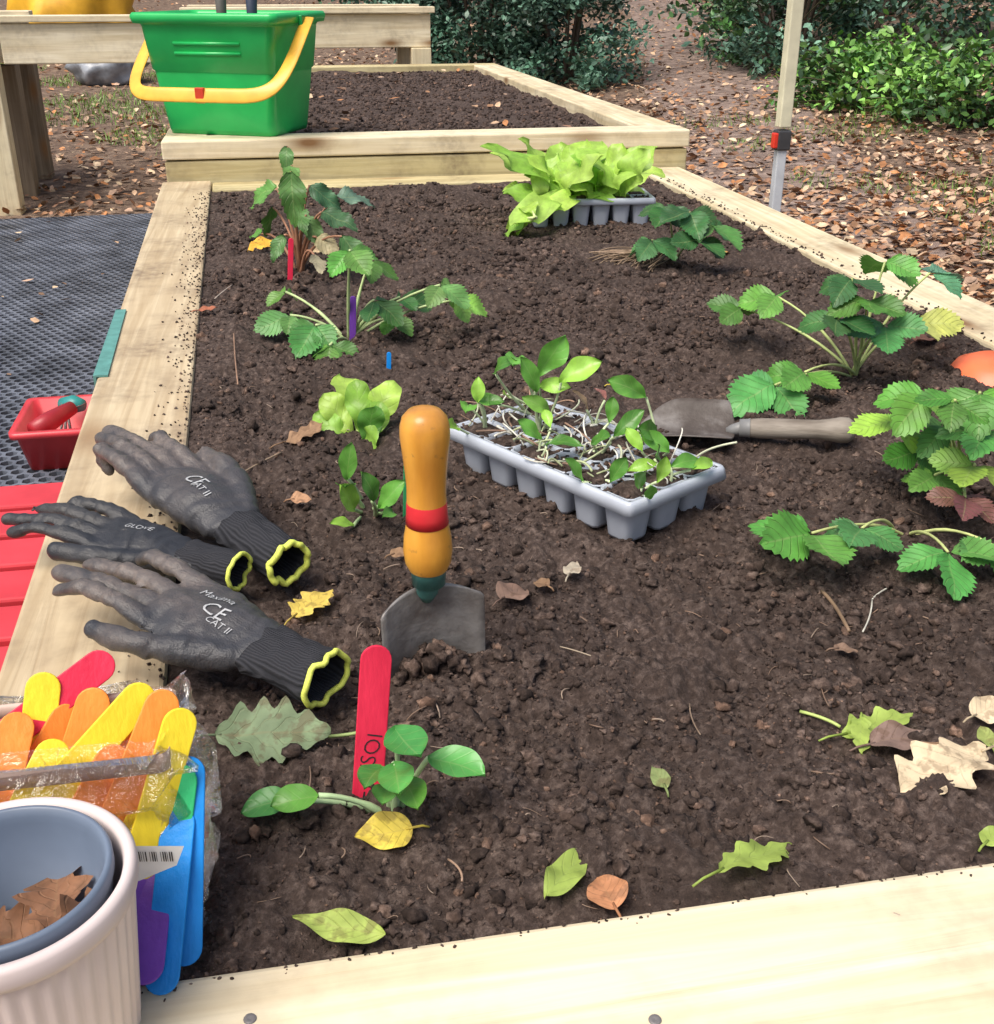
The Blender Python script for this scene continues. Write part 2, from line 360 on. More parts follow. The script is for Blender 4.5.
def bez(a,b,lift,n=8):
    a=Vector(a);b=Vector(b); m=(a*.6+b*.4)+Vector((0,0,lift)); return [a*(1-t)**2+m*2*t*(1-t)+b*t*t for t in [i/n for i in range(n+1)]]
def bezc(a,b,k,n=8):
    a=Vector(a);b=Vector(b); m=(a+b)/2+Vector((random.uniform(-k,k),random.uniform(-k,k),random.uniform(0,k*.6))); return [a*(1-t)**2+m*2*t*(1-t)+b*t*t for t in [i/n for i in range(n+1)]]
def hz(a,b):
    d=Vector((b.x-a.x,b.y-a.y,0)); return d.normalized() if d.length>1e-4 else Vector((1,0,0))
def rot(v,a): return Matrix.Rotation(a,3,'Z')@v
def nrm(k=.35,r=.3): return Vector((random.uniform(-r,r),random.uniform(-r,r)-k,1))
def plant(name,base,label,cat,specs,kind,group=None,stemc=(.25,.35,.12),mat=None,stemr=.0018,dr=0,sh='round'):
    e=top(name,base,label,cat,group=group); fm=MB(); sm=MB()
    for sp in specs:
        u,v,z,L,c=sp[:5]; ctr=P(u,v,z); out=hz(base,ctr)
        b0=base+Vector((random.uniform(-.006,.006),random.uniform(-.006,.006),-.006))
        if kind=='straw':
            sm.tube(bez(b0,ctr,.02+.15*z),[stemr*1.1]*5+[stemr*.8]*4,6,col=stemc)
            tl=random.uniform(-.25,.25)
            for a in (0,random.uniform(1.1,1.6),-random.uniform(1.1,1.6)):
                d=rot(out,a+tl); d.z=random.uniform(-.45,.15)-dr; LL=L*random.uniform(.9,1.15)*(1.12 if a==0 else .95)
                cc=tuple(x*random.uniform(.85,1.15) for x in c)
                leaf(fm,ctr+d.normalized()*.002,d,nrm(.55,.45),LL,LL*.74,'straw',random.uniform(-.05,.3)+dr*.3,random.uniform(.1,.4),.02,.085,cc,nv=4)
        elif kind=='choi':
            n=nrm(.5,.25); d=out.copy(); d.z=random.uniform(0,.4)
            st=ctr-d.normalized()*L*.5
            sm.tube(bez(b0,st,.012),[stemr*2]*4+[stemr*1.3]*5,6,col=stemc)
            leaf(fm,st,d,n,L,L*.66,sh,random.uniform(.1,.35),.12,.015,0,c,nu=14,nv=4,rise=.15,bw=-.1)
        elif kind=='up':
            d=(out*random.uniform(.2,1)+rot(out,1.57)*random.uniform(-.5,.5)); d.z=random.uniform(.2,1.3)
            st=ctr-d.normalized()*L*.5
            sm.tube(bezc(b0,st,.010),[stemr*1.3]*4+[stemr]*5,6,col=stemc)
            leaf(fm,st,d,nrm(1.0,.6),L,L*random.uniform(.46,.6),'spoon',random.uniform(.1,.7),.15,.03,0,c,nu=14,nv=4,rise=.15,bw=-.1)
        elif kind=='lett':
            d=(ctr-base); dl=d.length; d.normalize(); st=b0+d*dl*.35
            sm.tube([b0,st+d*.004],[.003,.002],6,col=(.6,.7,.3))
            leaf(fm,st-d*.004,d,nrm(.9,.5)-d*.2,dl*.65+L*.5,L,'fan',random.uniform(.1,.5),.05,.07,0,c,nu=18,nv=5,rise=.15)
        elif kind=='long':
            d=out.copy()*random.uniform(.5,1); d.z=random.uniform(-.9,.1)
            st=ctr-d.normalized()*L*.4
            sm.tube(bez(b0,st,.05),[stemr*1.5]*4+[stemr]*5,6,col=stemc)
            leaf(fm,st,d,nrm(.75,.4),L,L*.55,'ovate',random.uniform(.2,.6),.1,.05,.06,c,nv=4)
    if sm.V: part('stem',e,sm,M_stem)
    part('foliage',e,fm,mat or M_leaf)
    return e
# ------------------------------------------------------------------ ground, path
def sheet(name,x0,x1,y0,y1,nx,ny,dz,mat,label,fn=G,xw=None):
    X=np.linspace(0,1,nx); Y=np.linspace(0,1,ny)**1.6; V=[];
    for b in Y:
        yy=y0+(y1-y0)*b
        for a in X:
            xx=x0+(x1-x0)*a
            if xw: xx=xw(a,yy)
            V.append((xx,yy,fn(xx,yy)+dz))
    F=np.array([(j*nx+i,j*nx+i+1,(j+1)*nx+i+1,(j+1)*nx+i) for j in range(ny-1) for i in range(nx-1)])
    return stuff(name,npmesh(name,np.array(V),F),mat,label,name,'structure')
sheet('ground',-40,45,-12,120,160,200,0,M_ground,"bare woodland ground with leaf litter around the raised beds")
pc=[PG(775,190),PG(735,110),PG(690,50),PG(665,10)]
def pathx(a,y):
    ys=[p.y for p in pc]; xs=[p.x for p in pc]
    c=np.interp(y,ys,xs) if y<ys[-1] else xs[-1]+(y-ys[-1])*(xs[-1]-xs[-2])/(ys[-1]-ys[-2])*.9
    return c+(a-.5)*(1.0+.1*math.sin(y*1.7))
sheet('path',0,1,pc[0].y-1.5,60,7,120,.006,M_path,"trodden brown earth path leading between the bushes",xw=pathx)
# ------------------------------------------------------------------ raised bed 1
LX=lambda y:-.100-.024*(y-.44)      # inner edge of left beam
LO=lambda y:-.218-.024*(y-.44)
def beam(parent,poly,z0,z1,mat,bev=.004,name='side_board'):
    mb=MB(); mb.prism(poly,z0,z1); return part(name,parent,mb,mat,smooth=False,bev=bev)
bed1=top('raised_bed',(.4,1.7,-.45),"low raised bed of pale timber beams filled with dark soil","raised bed")
lev=[(0,-.148),(-.15,-.298),(-.30,-.47)]
for i,(a,b) in enumerate(lev):
    beam(bed1,[(LO(.436),.436),(LX(.436),.436),(LX(2.97),2.97),(LO(2.97),2.97)],b,a,W_old_y)
    beam(bed1,[(.943,.436),(1.06,.436),(1.055,2.97),(.937,2.97)],b,a+.001,W_new_y)
    beam(bed1,[(-.222,.300),(1.062,.296),(1.062,.432),(-.219,.432)],b,a+.0015,W_new_x)
    beam(bed1,[(LX(2.85)+.003,2.85),(.935,2.85),(.935,2.968),(LX(2.97)+.003,2.968)],b,a-.004,W_back_x)
for (u,v) in ((250,1019),(655,1020)):
    mb=MB(); p=P(u,v,.0016); mb.lathe([(.0001,.0002),(.0011,.0003),(.0028,.0008),(.0032,.0002),(.0032,-.003)],14,Matrix.Translation(p)); part('screw',bed1,mb,M_screw)
bed2=top('raised_bed',(.4,4.3,-.45),"taller raised bed of pale timber boards with bare soil","raised bed")
for (a,b) in [(.094,.050),(.046,-.10),(-.104,-.25),(-.254,-.47)]:
    o=.004 if a>.09 else 0
    beam(bed2,[(-.268-o,2.980-o),(1.078+o,2.980-o),(1.078+o,3.09),(-.268-o,3.09)],b,a,W_back_x if a<.09 else W_new_x)
    beam(bed2,[(-.268-o,5.56),(1.055+o,5.56),(1.055+o,5.67),(-.268-o,5.67)],b,a,W_back_x)
    beam(bed2,[(-.268-o,3.093),(-.165,3.093),(-.165,5.557),(-.268-o,5.557)],b,a,W_new_y)
    beam(bed2,[(.96,3.093),(1.075+o,3.093),(1.055+o,5.557),(.94,5.557)],b,a,W_new_y)
def soilh(x,y):
    e=min(x-LX(y),.945-x,y-.432,2.85-y); ef=min(1,max(0,e/.05))
    h=noise.noise(Vector((x*5,y*5,0)))*.014+noise.noise(Vector((x*13,y*13,8)))*.011
    h+=noise.fractal(Vector((x*34,y*34,3)),.7,2.1,3)*.0080
    m=noise.noise(Vector((x*9,y*9,31)))
    n=noise.noise(Vector((x*105,y*105,5))); h+=.0036*(1-abs(n)*2.2)*(.6+m)
    n=noise.noise(Vector((x*230,y*230,9))); h+=.0018*(1-abs(n)*2)
    return -.008+h*(.3+.7*ef)
def soil2(x,y):
    return .068+noise.noise(Vector((x*6,y*6,0)))*.014+noise.fractal(Vector((x*30,y*30,3)),.7,2.1,3)*.006
def grid(xf,ys,nx,hf):
    V=[]
    for y in ys:
        x0,x1=xf(y)
        for i in range(nx): x=x0+(x1-x0)*i/(nx-1); V.append((x,y,hf(x,y)))
    ny=len(ys); idx=np.arange(nx*ny).reshape(ny,nx)
    F=np.stack([idx[:-1,:-1],idx[:-1,1:],idx[1:,1:],idx[1:,:-1]],-1).reshape(-1,4)
    return np.array(V),F
ys=[.428]
while ys[-1]<2.86: ys.append(ys[-1]+.0021*(ys[-1]/.5))
V,F=grid(lambda y:(LX(y)-.004,.948),ys,500,soilh)
stuff('soil',npmesh('soil',V,F),M_soil,"dark crumbly planting soil filling the near raised bed","soil",'structure')
V,F=grid(lambda y:(-.17,.965),list(np.linspace(3.08,5.57,170)),110,soil2)
stuff('soil',npmesh('soil_far',V,F),M_soil,"dark bare soil filling the farther raised bed","soil",'structure')
def ico(sub):
    import bmesh
    bm=bmesh.new(); bmesh.ops.create_icosphere(bm,subdivisions=sub,radius=1); bm.verts.ensure_lookup_table()
    V=np.array([v.co[:] for v in bm.verts]); F=np.array([[v.index for v in f.verts] for f in bm.faces]); bm.free(); return V,F
def clods(specs,sub):
    BV,BF=ico(sub); T=[]; nT=24
    for k in range(nT):
        a=[]
        for v in BV:
            q=Vector(v); r=1+.85*noise.noise(q*1.4+Vector((k*7,0,0)))+.55*noise.noise(q*3.4+Vector((0,k*5,0)))+.3*noise.noise(q*8+Vector((0,0,k*3)))
            a.append(v*max(.35,r))
        T.append(np.array(a))
    T=np.array(T); S=np.array(specs,dtype=np.float64); n=len(S)
    ti=np.random.randint(0,nT,n); an=np.random.rand(n)*6.283; ca,sa=np.cos(an),np.sin(an)
    t=T[ti].copy(); t[:,:,1]*=np.random.uniform(.6,1,(n,1)); t[:,:,2]*=np.random.uniform(.55,.95,(n,1))
    x=t[:,:,0]*ca[:,None]-t[:,:,1]*sa[:,None]; y=t[:,:,0]*sa[:,None]+t[:,:,1]*ca[:,None]
    V=np.stack([x,y,t[:,:,2]],-1)*S[:,3][:,None,None]+S[:,None,:3]
    F=BF[None]+(np.arange(n)*len(BV))[:,None,None]
    return V.reshape(-1,3),F.reshape(-1,3)
big=[];small=[];huge=[]
for i in range(66000):
    y=.435*(2.8/.435)**random.random(); x=random.uniform(LX(y)+.002,.94)
    r=.00075*(1-random.random())**-.44*(.5+.75*y)
    nn_=noise.noise(Vector((x*6,y*6,20)))+.6*noise.noise(Vector((x*17,y*17,2)))
    if nn_+random.uniform(-.4,.4)<-.15: continue
    r=min(r*(1+.5*max(0,nn_)),.0065*(.8+.2*y)); z=soilh(x,y)+r*.2
    (big if r/y>.0036 else small).append((x,y,z,r))
for i in range(560):
    y=.45*(2.7/.45)**random.random(); x=random.uniform(LX(y)+.015,.925)
    if noise.noise(Vector((x*6,y*6,20)))<random.uniform(-.3,.3): continue
    r=random.uniform(.005,.012)*(.65+.3*y); huge.append((x,y,soilh(x,y)-r*.15,r))
for i in range(800):
    y=random.uniform(.45,2.8); x=LX(y)-abs(random.gauss(0,.02)); small.append((x,y,.001,random.uniform(.0006,.0021)))
for i in range(200):
    x=random.uniform(-.1,.9); small.append((x,.432-abs(random.gauss(0,.004)),.0015,random.uniform(.0005,.0013)))
for i in range(300):
    y=random.uniform(.45,2.8); small.append((.943+abs(random.gauss(0,.012)),y,.002,random.uniform(.001,.003)))
for i in range(5000):
    y=random.uniform(3.1,5.5); x=random.uniform(-.16,.93); small.append((x,y,soil2(x,y)+.001,random.uniform(.003,.009)))
V,F=clods(big,2); stuff('soil_clods',npmesh('soil_clods',V,F),M_crumb,"crumbs and clods of dark soil lying on the bed","soil")
V,F=clods(huge,3); stuff('soil_lumps',npmesh('soil_lumps',V,F),M_soil,"larger rough lumps of dark soil on the bed","soil")
V,F=clods(small,1); stuff('soil_crumbs',npmesh('soil_crumbs',V,F),M_crumb,"fine crumbs of dark soil scattered over beds and timber","soil")
# ------------------------------------------------------------------ leaf litter
def leafcards(pos,size,col,flat=.25,asp=.6):
    n=len(pos); th=np.random.rand(n)*6.283; d=np.stack([np.cos(th),np.sin(th),np.random.randn(n)*flat],1)
    nn=np.stack([np.random.randn(n)*flat,np.random.randn(n)*flat,np.ones(n)],1)
    s=np.cross(d,nn); s/=np.linalg.norm(s,axis=1)[:,None]; d/=np.linalg.norm(d,axis=1)[:,None]; u=np.cross(s,d)
    L=size[:,None]; W=L*asp*.5
    f=np.random.uniform(-.15,.35,(n,1))*L
    v=[pos-d*L*.5,pos+s*W-d*L*.12+u*f*.5,pos+s*W*.8+d*L*.2+u*f*.5,pos+d*L*.5+u*f*.3,pos-s*W*.8+d*L*.2+u*f*.5,pos-s*W-d*L*.12+u*f*.5]
    V=np.stack(v,1).reshape(-1,3); b=np.arange(n)[:,None]*6
    F=np.concatenate([b+np.array([[0,1,2,3]]),b+np.array([[0,3,4,5]])]); C=np.repeat(col,6,0)
    return V,F,C
pal=np.array([(.28,.15,.08),(.37,.23,.14),(.22,.12,.075),(.46,.31,.20),(.38,.17,.07),(.18,.11,.07),(.54,.41,.27),(.40,.27,.19)])
pts=[]
while len(pts)<40000:
    y=3*(24/3)**random.random() if random.random()<.8 else random.uniform(1,8); x=random.uniform(-1,1.0)*.75*y+.2*y
    if -.35<x<1.12 and y<5.75: continue
    if x<0 and random.random()<.5: continue
    if y<1.2 and x<1.1: continue
    px=pathx(.5,y)
    if y>pc[0].y and abs(x-px)<.3 and random.random()<.3: continue
    if -2.1<x<-.3 and y<5: continue
    pts.append((x,y,G(x,y)+random.uniform(.004,.03)))
pts=np.array(pts); sz=np.random.uniform(.018,.062,len(pts)); cl=pal[np.random.randint(0,8,len(pts))]*np.random.uniform(.6,1.25,(len(pts),1))
V,F,C=leafcards(pts,sz,cl,.35); stuff('leaf_litter',npmesh('leaf_litter',V,F,C),M_litter,"brown and orange autumn leaf litter on woodland ground","leaves")
p2=np.array([(x,y,soil2(x,y)+.012) for x,y in [(random.uniform(-.1,.9),random.uniform(3.2,5.5)) for _ in range(60)]])
V,F,C=leafcards(p2,np.random.uniform(.02,.045,60),pal[np.random.randint(0,8,60)],.3); stuff('leaf_scatter',npmesh('leaf_scatter',V,F,C),M_litter,"small dead leaves strewn on the far bed's soil","leaves")
p2=np.array([(x,y,G(x,y)+.034) for x,y in [(random.uniform(-1.5,-.36),random.uniform(1.5,4.9)) for _ in range(60)]])
V,F,C=leafcards(p2,np.random.uniform(.015,.045,60),pal[np.random.randint(3,8,60)],.3); stuff('leaf_scatter',npmesh('leaf_scatter',V,F,C),M_litter,"small dead leaves strewn on the rubber mat","leaves")
def grass(n,xr,yr,name):
    Vs=[];
    for i in range(n):
        x=random.uniform(*xr); y=random.uniform(*yr)
        if noise.noise(Vector((x*1.5,y*1.5,4)))<.0: continue
        z=G(x,y); h=random.uniform(.02,.06); a=random.random()*6.28; w_=.004
        dx,dy=math.cos(a)*w_,math.sin(a)*w_; lx,ly=random.uniform(-.03,.03),random.uniform(-.03,.03)
        Vs+= [(x-dx,y-dy,z),(x+dx,y+dy,z),(x+lx,y+ly,z+h)]
    V=np.array(Vs); F=np.arange(len(V)).reshape(-1,3); C=np.tile(np.array([(.12,.2,.04)]),(len(V),1))*np.random.uniform(.6,1.5,(len(V),1))
    stuff(name,npmesh(name,V,F,C),M_fol,"sparse short grass growing on the earth","grass")
grass(12000,(-3.2,-.2),(6.4,11),'grass'); grass(5000,(2.4,4.5),(3,7),'grass')
# ------------------------------------------------------------------ shrubs
def shrub(c,rx,ry,h,n,cols,ls,label,cat='shrub',name='shrub',asp=.55,sprays=0):
    c=Vector(c); e=top(name,c,label,cat)
    sm=MB()
    for k in range(9):
        a=random.random()*6.28; tip=c+Vector((math.cos(a)*rx*.6,math.sin(a)*ry*.6,h*random.uniform(.4,.85)))
        sm.tube(bez(c+Vector((math.cos(a)*.08,math.sin(a)*.08,-.05)),tip,h*.25),[.022,.02,.018,.016,.013,.011,.009,.006,.004],6,col=(.07,.05,.035))
    nc=int(85*max(1,rx*h)); pos=[];col=[]
    for k in range(nc):
        th=random.random()*6.28; u_=random.uniform(.02,1)**1.15; rr=random.uniform(.55,1.05)*(max(0,1-u_**3))**.5+.30*noise.noise(Vector((math.cos(th)*1.7,math.sin(th)*1.7,u_*3+c.x)))
        spray=sprays and random.random()<sprays
        if spray: rr*=random.uniform(1.1,1.55)
        q=c+Vector((math.cos(th)*rx*rr,math.sin(th)*ry*rr,h*u_*(1.15 if spray else 1)))
        tone=random.uniform(.35,1.7); cc=random.choice(cols); m=n//nc
        if spray:
            m=m//2; st=c+Vector((math.cos(th)*rx*.3,math.sin(th)*ry*.3,h*u_*.6)); sm.tube(bez(st,q,.06),[.006,.006,.005,.005,.004,.004,.003,.003,.002],5,col=(.10,.09,.05))
            tt=np.random.uniform(.45,1.05,(m,1)); g=np.array(st[:])*(1-tt)+np.array(q[:])*tt+np.random.randn(m,3)*.035
        else:
            sp=random.uniform(.06,.15)*max(.8,rx); g=np.random.randn(m,3)*sp*np.array([1,1,.7])+np.array(q[:])
        pos.append(g); col.append(np.tile(np.array(cc)*tone,(m,1))*np.random.uniform(.7,1.3,(m,1)))
    part('stem',e,sm,M_stem)
    pos=np.concatenate(pos); col=np.concatenate(col); gz=np.array([G(a,b) for a,b in pos[:,:2]]); k=pos[:,2]>gz+.02; pos=pos[k];col=col[k]
    V,F,C=leafcards(pos,np.random.uniform(ls*.6,ls*1.5,len(pos)),col,.7,asp)
    me=npmesh('foliage',V-np.array(c[:]),F,C,False); me.materials.append(M_fol)
    o=bpy.data.objects.new('foliage',me); o.parent=e; COL.objects.link(o)
hol=[(.04,.09,.06),(.055,.125,.08),(.09,.17,.12)]; lau=[(.09,.20,.04),(.15,.30,.06),(.045,.12,.03)]; drk=[(.028,.065,.028),(.045,.10,.035)]
p=PG(490,84); shrub(p+Vector((0,.55,0)),.62,.55,1.6,16000,hol,.045,"dense dark bluish-green holly bush by the path")
p=PG(578,92); shrub(p+Vector((0,.5,0)),.50,.5,1.5,14000,hol,.045,"dense dark bluish-green holly bush by the path",sprays=.1)
p=PG(800,88); shrub(p+Vector((.3,1.0,0)),.6,.7,1.3,8000,drk+hol+lau[2:],.05,"dark green evergreen bush beside the path",sprays=.4)
p=PG(895,122); shrub(p+Vector((.15,.6,0)),.55,.4,.36,4200,lau+drk[1:],.05,"bright green leafy laurel bush above leaf litter",sprays=.5)
p=PG(985,142); shrub(p+Vector((.25,.5,0)),.55,.4,.42,4500,lau+drk[1:],.05,"bright green leafy laurel bush above leaf litter",sprays=.5)
p=PG(880,75); shrub(p+Vector((.6,1.6,0)),1.5,1.1,2.8,16000,drk+hol[:2]+lau[2:],.065,"tall dark evergreen bush at the woodland edge",sprays=.3)
p=PG(770,35); shrub(p+Vector((1.1,1.5,0)),1.0,1,2.8,11000,drk+hol,.08,"tall dark evergreen bush at the woodland edge",sprays=.3)
p=PG(560,28); shrub(p+Vector((-.9,2,0)),1.3,1,2.8,10000,drk+hol,.08,"tall dark evergreen bush at the woodland edge")
pos=[]
for i in range(12000):
    a=random.uniform(-1.2,1.3); R=random.uniform(24,29); x=math.sin(a)*R; y=math.cos(a)*R
    if abs(a-.35)<.05 and random.random()<.8: continue
    pos.append((x,y,G(x,y)+random.random()**1.2*7*(1+.3*noise.noise(Vector((x*.4,y*.4,0))))))
pos=np.array(pos); V,F,C=leafcards(pos,np.random.uniform(.35,.7,len(pos)),np.tile(np.array([(.04,.09,.03)]),(len(pos),1))*np.random.uniform(.5,1.5,(len(pos),1)),.7)
stuff('woodland',npmesh('woodland',V,F,C,False),M_fol,"far dark green woodland behind the garden","woodland")
# ------------------------------------------------------------------ rubber mat (hex lattice)
def mat_mesh():
    s=.030; V=[];F=[];x0,x1,y0,y1=-2.0,-.30,.9,4.95; row=0; y=y0; zt=.012
    while y<y1:
        x=x0+(s/2 if row%2 else 0)
        while x<x1:
            b=len(V); g=G(x,y)+.012
            for R in (s*.577,s*.43):
                for z in ((zt,) if R>s*.5 else (zt,0.001)):
                    for k in range(6):
                        a=math.pi/6+k*math.pi/3; V.append((x+math.cos(a)*R,y+math.sin(a)*R,g+z))
            for k in range(6):
                k2=(k+1)%6; F.append((b+k,b+k2,b+6+k2,b+6+k)); F.append((b+6+k,b+6+k2,b+12+k2,b+12+k))
            x+=s
        y+=s*.866; row+=1
    return np.array(V),np.array(F)
V,F=mat_mesh(); me=npmesh('rubber_mat',V,F,None,False)
me.materials.append(plain('black_rubber',(.12,.135,.17),.45,.5,8)); o=bpy.data.objects.new('rubber_mat',me); COL.objects.link(o); o["label"]="black honeycomb rubber safety mat laid on the ground"; o["category"]="mat"
# ------------------------------------------------------------------ planter tables
def table(x0,x1,y0,y1,ztop,label,legs_dark):
    e=top('planter_table',((x0+x1)/2,(y0+y1)/2,G(x0,y0)),label,'table')
    for (a,b,cc,d) in ((x0,x1,y0,y0+.045),(x0,x1,y1-.045,y1)):
        mb=MB(); mb.box(((a+b)/2,(cc+d)/2,ztop-.105),((b-a)/2,.0215,.075)); part('apron',e,mb,W_new_x,smooth=False,bev=.004)
        mb=MB(); mb.box(((a+b)/2,(cc+d)/2,ztop-.013),((b-a)/2+.02,.045,.014)); part('rim_board',e,mb,W_new_x,smooth=False,bev=.004)
    for a in (x0+.022,x1-.022):
        mb=MB(); mb.box((a,(y0+y1)/2,ztop-.105),(.0215,(y1-y0)/2-.048,.075)); part('apron',e,mb,W_new_y,smooth=False,bev=.004)
    mb=MB(); mb.box(((x0+x1)/2,(y0+y1)/2,ztop-.12),((x1-x0)/2-.05,(y1-y0)/2-.05,.05)); part('soil_fill',e,mb,M_soil,smooth=False)
    for i,a in enumerate((x0+.05,x1-.05)):
        for j,b in enumerate((y0-.0,y1-.03)):
            z0=G(a,b)-.02; zt=ztop-.182
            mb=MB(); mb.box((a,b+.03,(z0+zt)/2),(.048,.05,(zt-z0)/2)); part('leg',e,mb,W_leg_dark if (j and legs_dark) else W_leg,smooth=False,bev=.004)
    return e
xA=P(-4,215,-.45).x
tA=table(xA-1.2,xA+.12,5.13,5.95,.325,"pale timber planter table on thick square legs",True)
mb=MB(); mb.box((xA+.07,5.55,-.16),(.045,.05,.28)); part('leg',tA,mb,W_leg_dark,smooth=False,bev=.004)
mb=MB(); mb.box((xA+.57,5.155,.22),(.425,.02,.075)); part('apron',tA,mb,W_new_x,smooth=False,bev=.004)
mb=MB(); mb.box((xA+.575,5.155,.312),(.425,.04,.013)); part('rim_board',tA,mb,W_new_x,smooth=False,bev=.004)
mb=MB(); mb.box((xA+.95,5.2,-.14),(.04,.04,.28)); part('leg',tA,mb,W_leg,smooth=False,bev=.004)
xB=PY(428,30,6.0).x
table(xB-1.15,xB,5.9,6.55,.335,"pale timber planter table standing behind the far bed",False)
def sack(p,r,h,mat,label,name='sack'):
    mb=MB(); rs=[]; n=40
    for i in range(15):
        t=i/14; R=math.sin(math.pi*min(1,.12+t*.86))**.45
        rs.append([Vector(p)+Vector((math.cos(a)*r*R*(1+.3*noise.noise(Vector((math.cos(a)*3,math.sin(a)*3,t*4+r*9)))),math.sin(a)*r*.8*R*(1+.3*noise.noise(Vector((math.cos(a)*3,math.sin(a)*3+5,t*4)))),t*h-.01)) for a in [2*math.pi*k/n for k in range(n)]])
    mb.rings(rs,cap0=True,cap1=True); return top(name,p,label,'sack',mb,mat)
sack(PG(110,84),.26,.30,plain('grey_plastic',(.24,.26,.29),.3,.6,9,.9),"crumpled dark grey plastic sack on the ground")
sack(PG(84,66)+Vector((-.1,.5,0)),.52,1.0,plain('yellow_plastic',(.88,.45,.03),.5,.25,5,.3),"large orange-yellow builder's sack standing on the ground")
# ------------------------------------------------------------------ pole
dd=ray(774,214)
pp=CP+dd*(2.75/dd.y); base=Vector((pp.x,pp.y,G(pp.x,pp.y)))
e=top('gazebo_pole',base,"slim metal gazebo leg with a red and black clamp","pole")
zc=PY(778,140,2.75).z
mb=MB(); mb.box((base.x,base.y,(base.z+zc)/2),(.0125,.0125,(zc-base.z)/2)); part('lower_tube',e,mb,plain('bare_aluminium',(.55,.58,.62),.3),smooth=False,bev=.003)
mb=MB(); mb.box((base.x,base.y,zc+.9),(.0155,.0155,.87)); part('upper_tube',e,mb,plain('cream_paint',(.66,.63,.46),.4),smooth=False,bev=.003)
mb=MB(); mb.box((base.x,base.y,zc),(.018,.018,.024)); part('clamp',e,mb,plain('black_plastic',(.05,.05,.055),.4),smooth=False,bev=.004)
mb=MB(); mb.box((base.x-.022,base.y-.008,zc),(.006,.010,.018)); part('clamp_lever',e,mb,plain('red_plastic',(.7,.04,.02),.35),smooth=False,bev=.003)
mb=MB(); mb.box((base.x,base.y,base.z+.004),(.04,.04,.005)); part('foot_plate',e,mb,plain('steel_foot',(.4,.4,.4),.4),smooth=False,bev=.001)
def rrect(hx,hy,r,z,n=6,M=None,wob=0,wf=40):
    pts=[]
    for cx,cy,a0 in ((hx-r,hy-r,0),(-hx+r,hy-r,90),(-hx+r,-hy+r,180),(hx-r,-hy+r,270)):
        for k in range(n+1):
            a=rad(a0+90*k/n); q=Vector((cx+math.cos(a)*r,cy+math.sin(a)*r,z))
            if wob: q+=Vector((noise.noise(q*wf),noise.noise(q*wf+Vector((9,0,0))),0))*wob
            pts.append(M@q if M else q)
    return pts
# ------------------------------------------------------------------ green bucket
bp=PY(240,133,3.03); bp=Vector((bp.x-.002,3.175,.095))
Mb=Matrix.Translation(bp)@Matrix.Rotation(rad(-27),4,'Z')
e=top('gardening_bucket',bp,"green rectangular plastic trug with yellow handle on the timber","bucket",mw=Mb)
H=.284
mb=MB(); k_=H/.275
pr=[(.148,.104,0),(.151,.107,.012),(.160,.116,.09),(.166,.121,.14),(.1665,.1215,.145),(.1705,.1255,.148),(.181,.136,.245),(.183,.138,.25),(.196,.151,.252),(.199,.154,.262),(.199,.154,.269),(.195,.150,.275),(.184,.139,.275),(.180,.135,.265),(.175,.130,.24),(.146,.102,.008)]
mb.rings([rrect(a,b_2,.022,z*k_) for a,b_2,z in pr],cap0=True,cap1=True)
mb.box((0,-.1335,.215),(.09,.0025,.004)); mb.box((0,-.1305,.192),(.09,.0025,.004))
M_green=plain('green_plastic',(.02,.46,.11),.3,.12,10)
part('body',e,mb,M_green,local=True)
for sx in (-1,1):
    mb=MB(); mb.box((sx*.2015,0,H-.022),(.006,.022,.016)); part('handle_mount',e,mb,plain('dark_green_plastic',(.01,.3,.07),.35),local=True,smooth=False,bev=.002)
pth=[]
for i in range(61):
    t=-1+2*i/60; a=t*math.pi/2
    sx=math.copysign(abs(math.sin(a))**.26,a)*.213; fr=abs(math.cos(a))**.45
    pth.append(Vector((sx,-fr*.185,H-.025-fr*.158+.012*t)))
mb=MB(); mb.tube(pth,[(.0175,.0032)]*61,12,hint=(0,-1,.35)); part('handle',e,mb,plain('yellow_plastic_handle',(.90,.48,.06),.35),local=True)
mb=MB(); q=pth[30]; mb.box((q.x,q.y,q.z),(.012,.0055,.018)); part('handle_grip',e,mb,plain('red_mark',(.6,.05,.02),.4),local=True,smooth=False,bev=.002)
for dx,col_,l,nm,lb in ((-.035,(.12,.11,.10),.335,'hand_fork',"grey handled hand fork standing inside the green trug"),(.05,(.04,.05,.09),.32,'hand_fork',"dark blue handled hand fork standing inside the green trug")):
    o=top(nm,Mb@Vector((dx,.0,.02)),lb,'hand tool')
    mb=MB(); a=o.location; mb.tube([a+Vector((0,0,.13)),a+Vector((.005,0,.18)),a+Vector((.01,0,.24)),a+Vector((.012,0,l-.01)),a+Vector((.012,0,l))],[.008,.013,.012,.015,.006],12); part('handle',o,mb,plain('handle_grip_mat',col_,.5))
    mb=MB(); mb.tube([a+Vector((0,0,.06)),a+Vector((0,0,.14))],.005,8)
    for k in (-1,0,1): mb.tube([a+Vector((0,0,.065)),a+Vector((k*.02,0,.05)),a+Vector((k*.02,0,0))],[.004,.004,.002],8)
    part('tines',o,mb,M_screw)
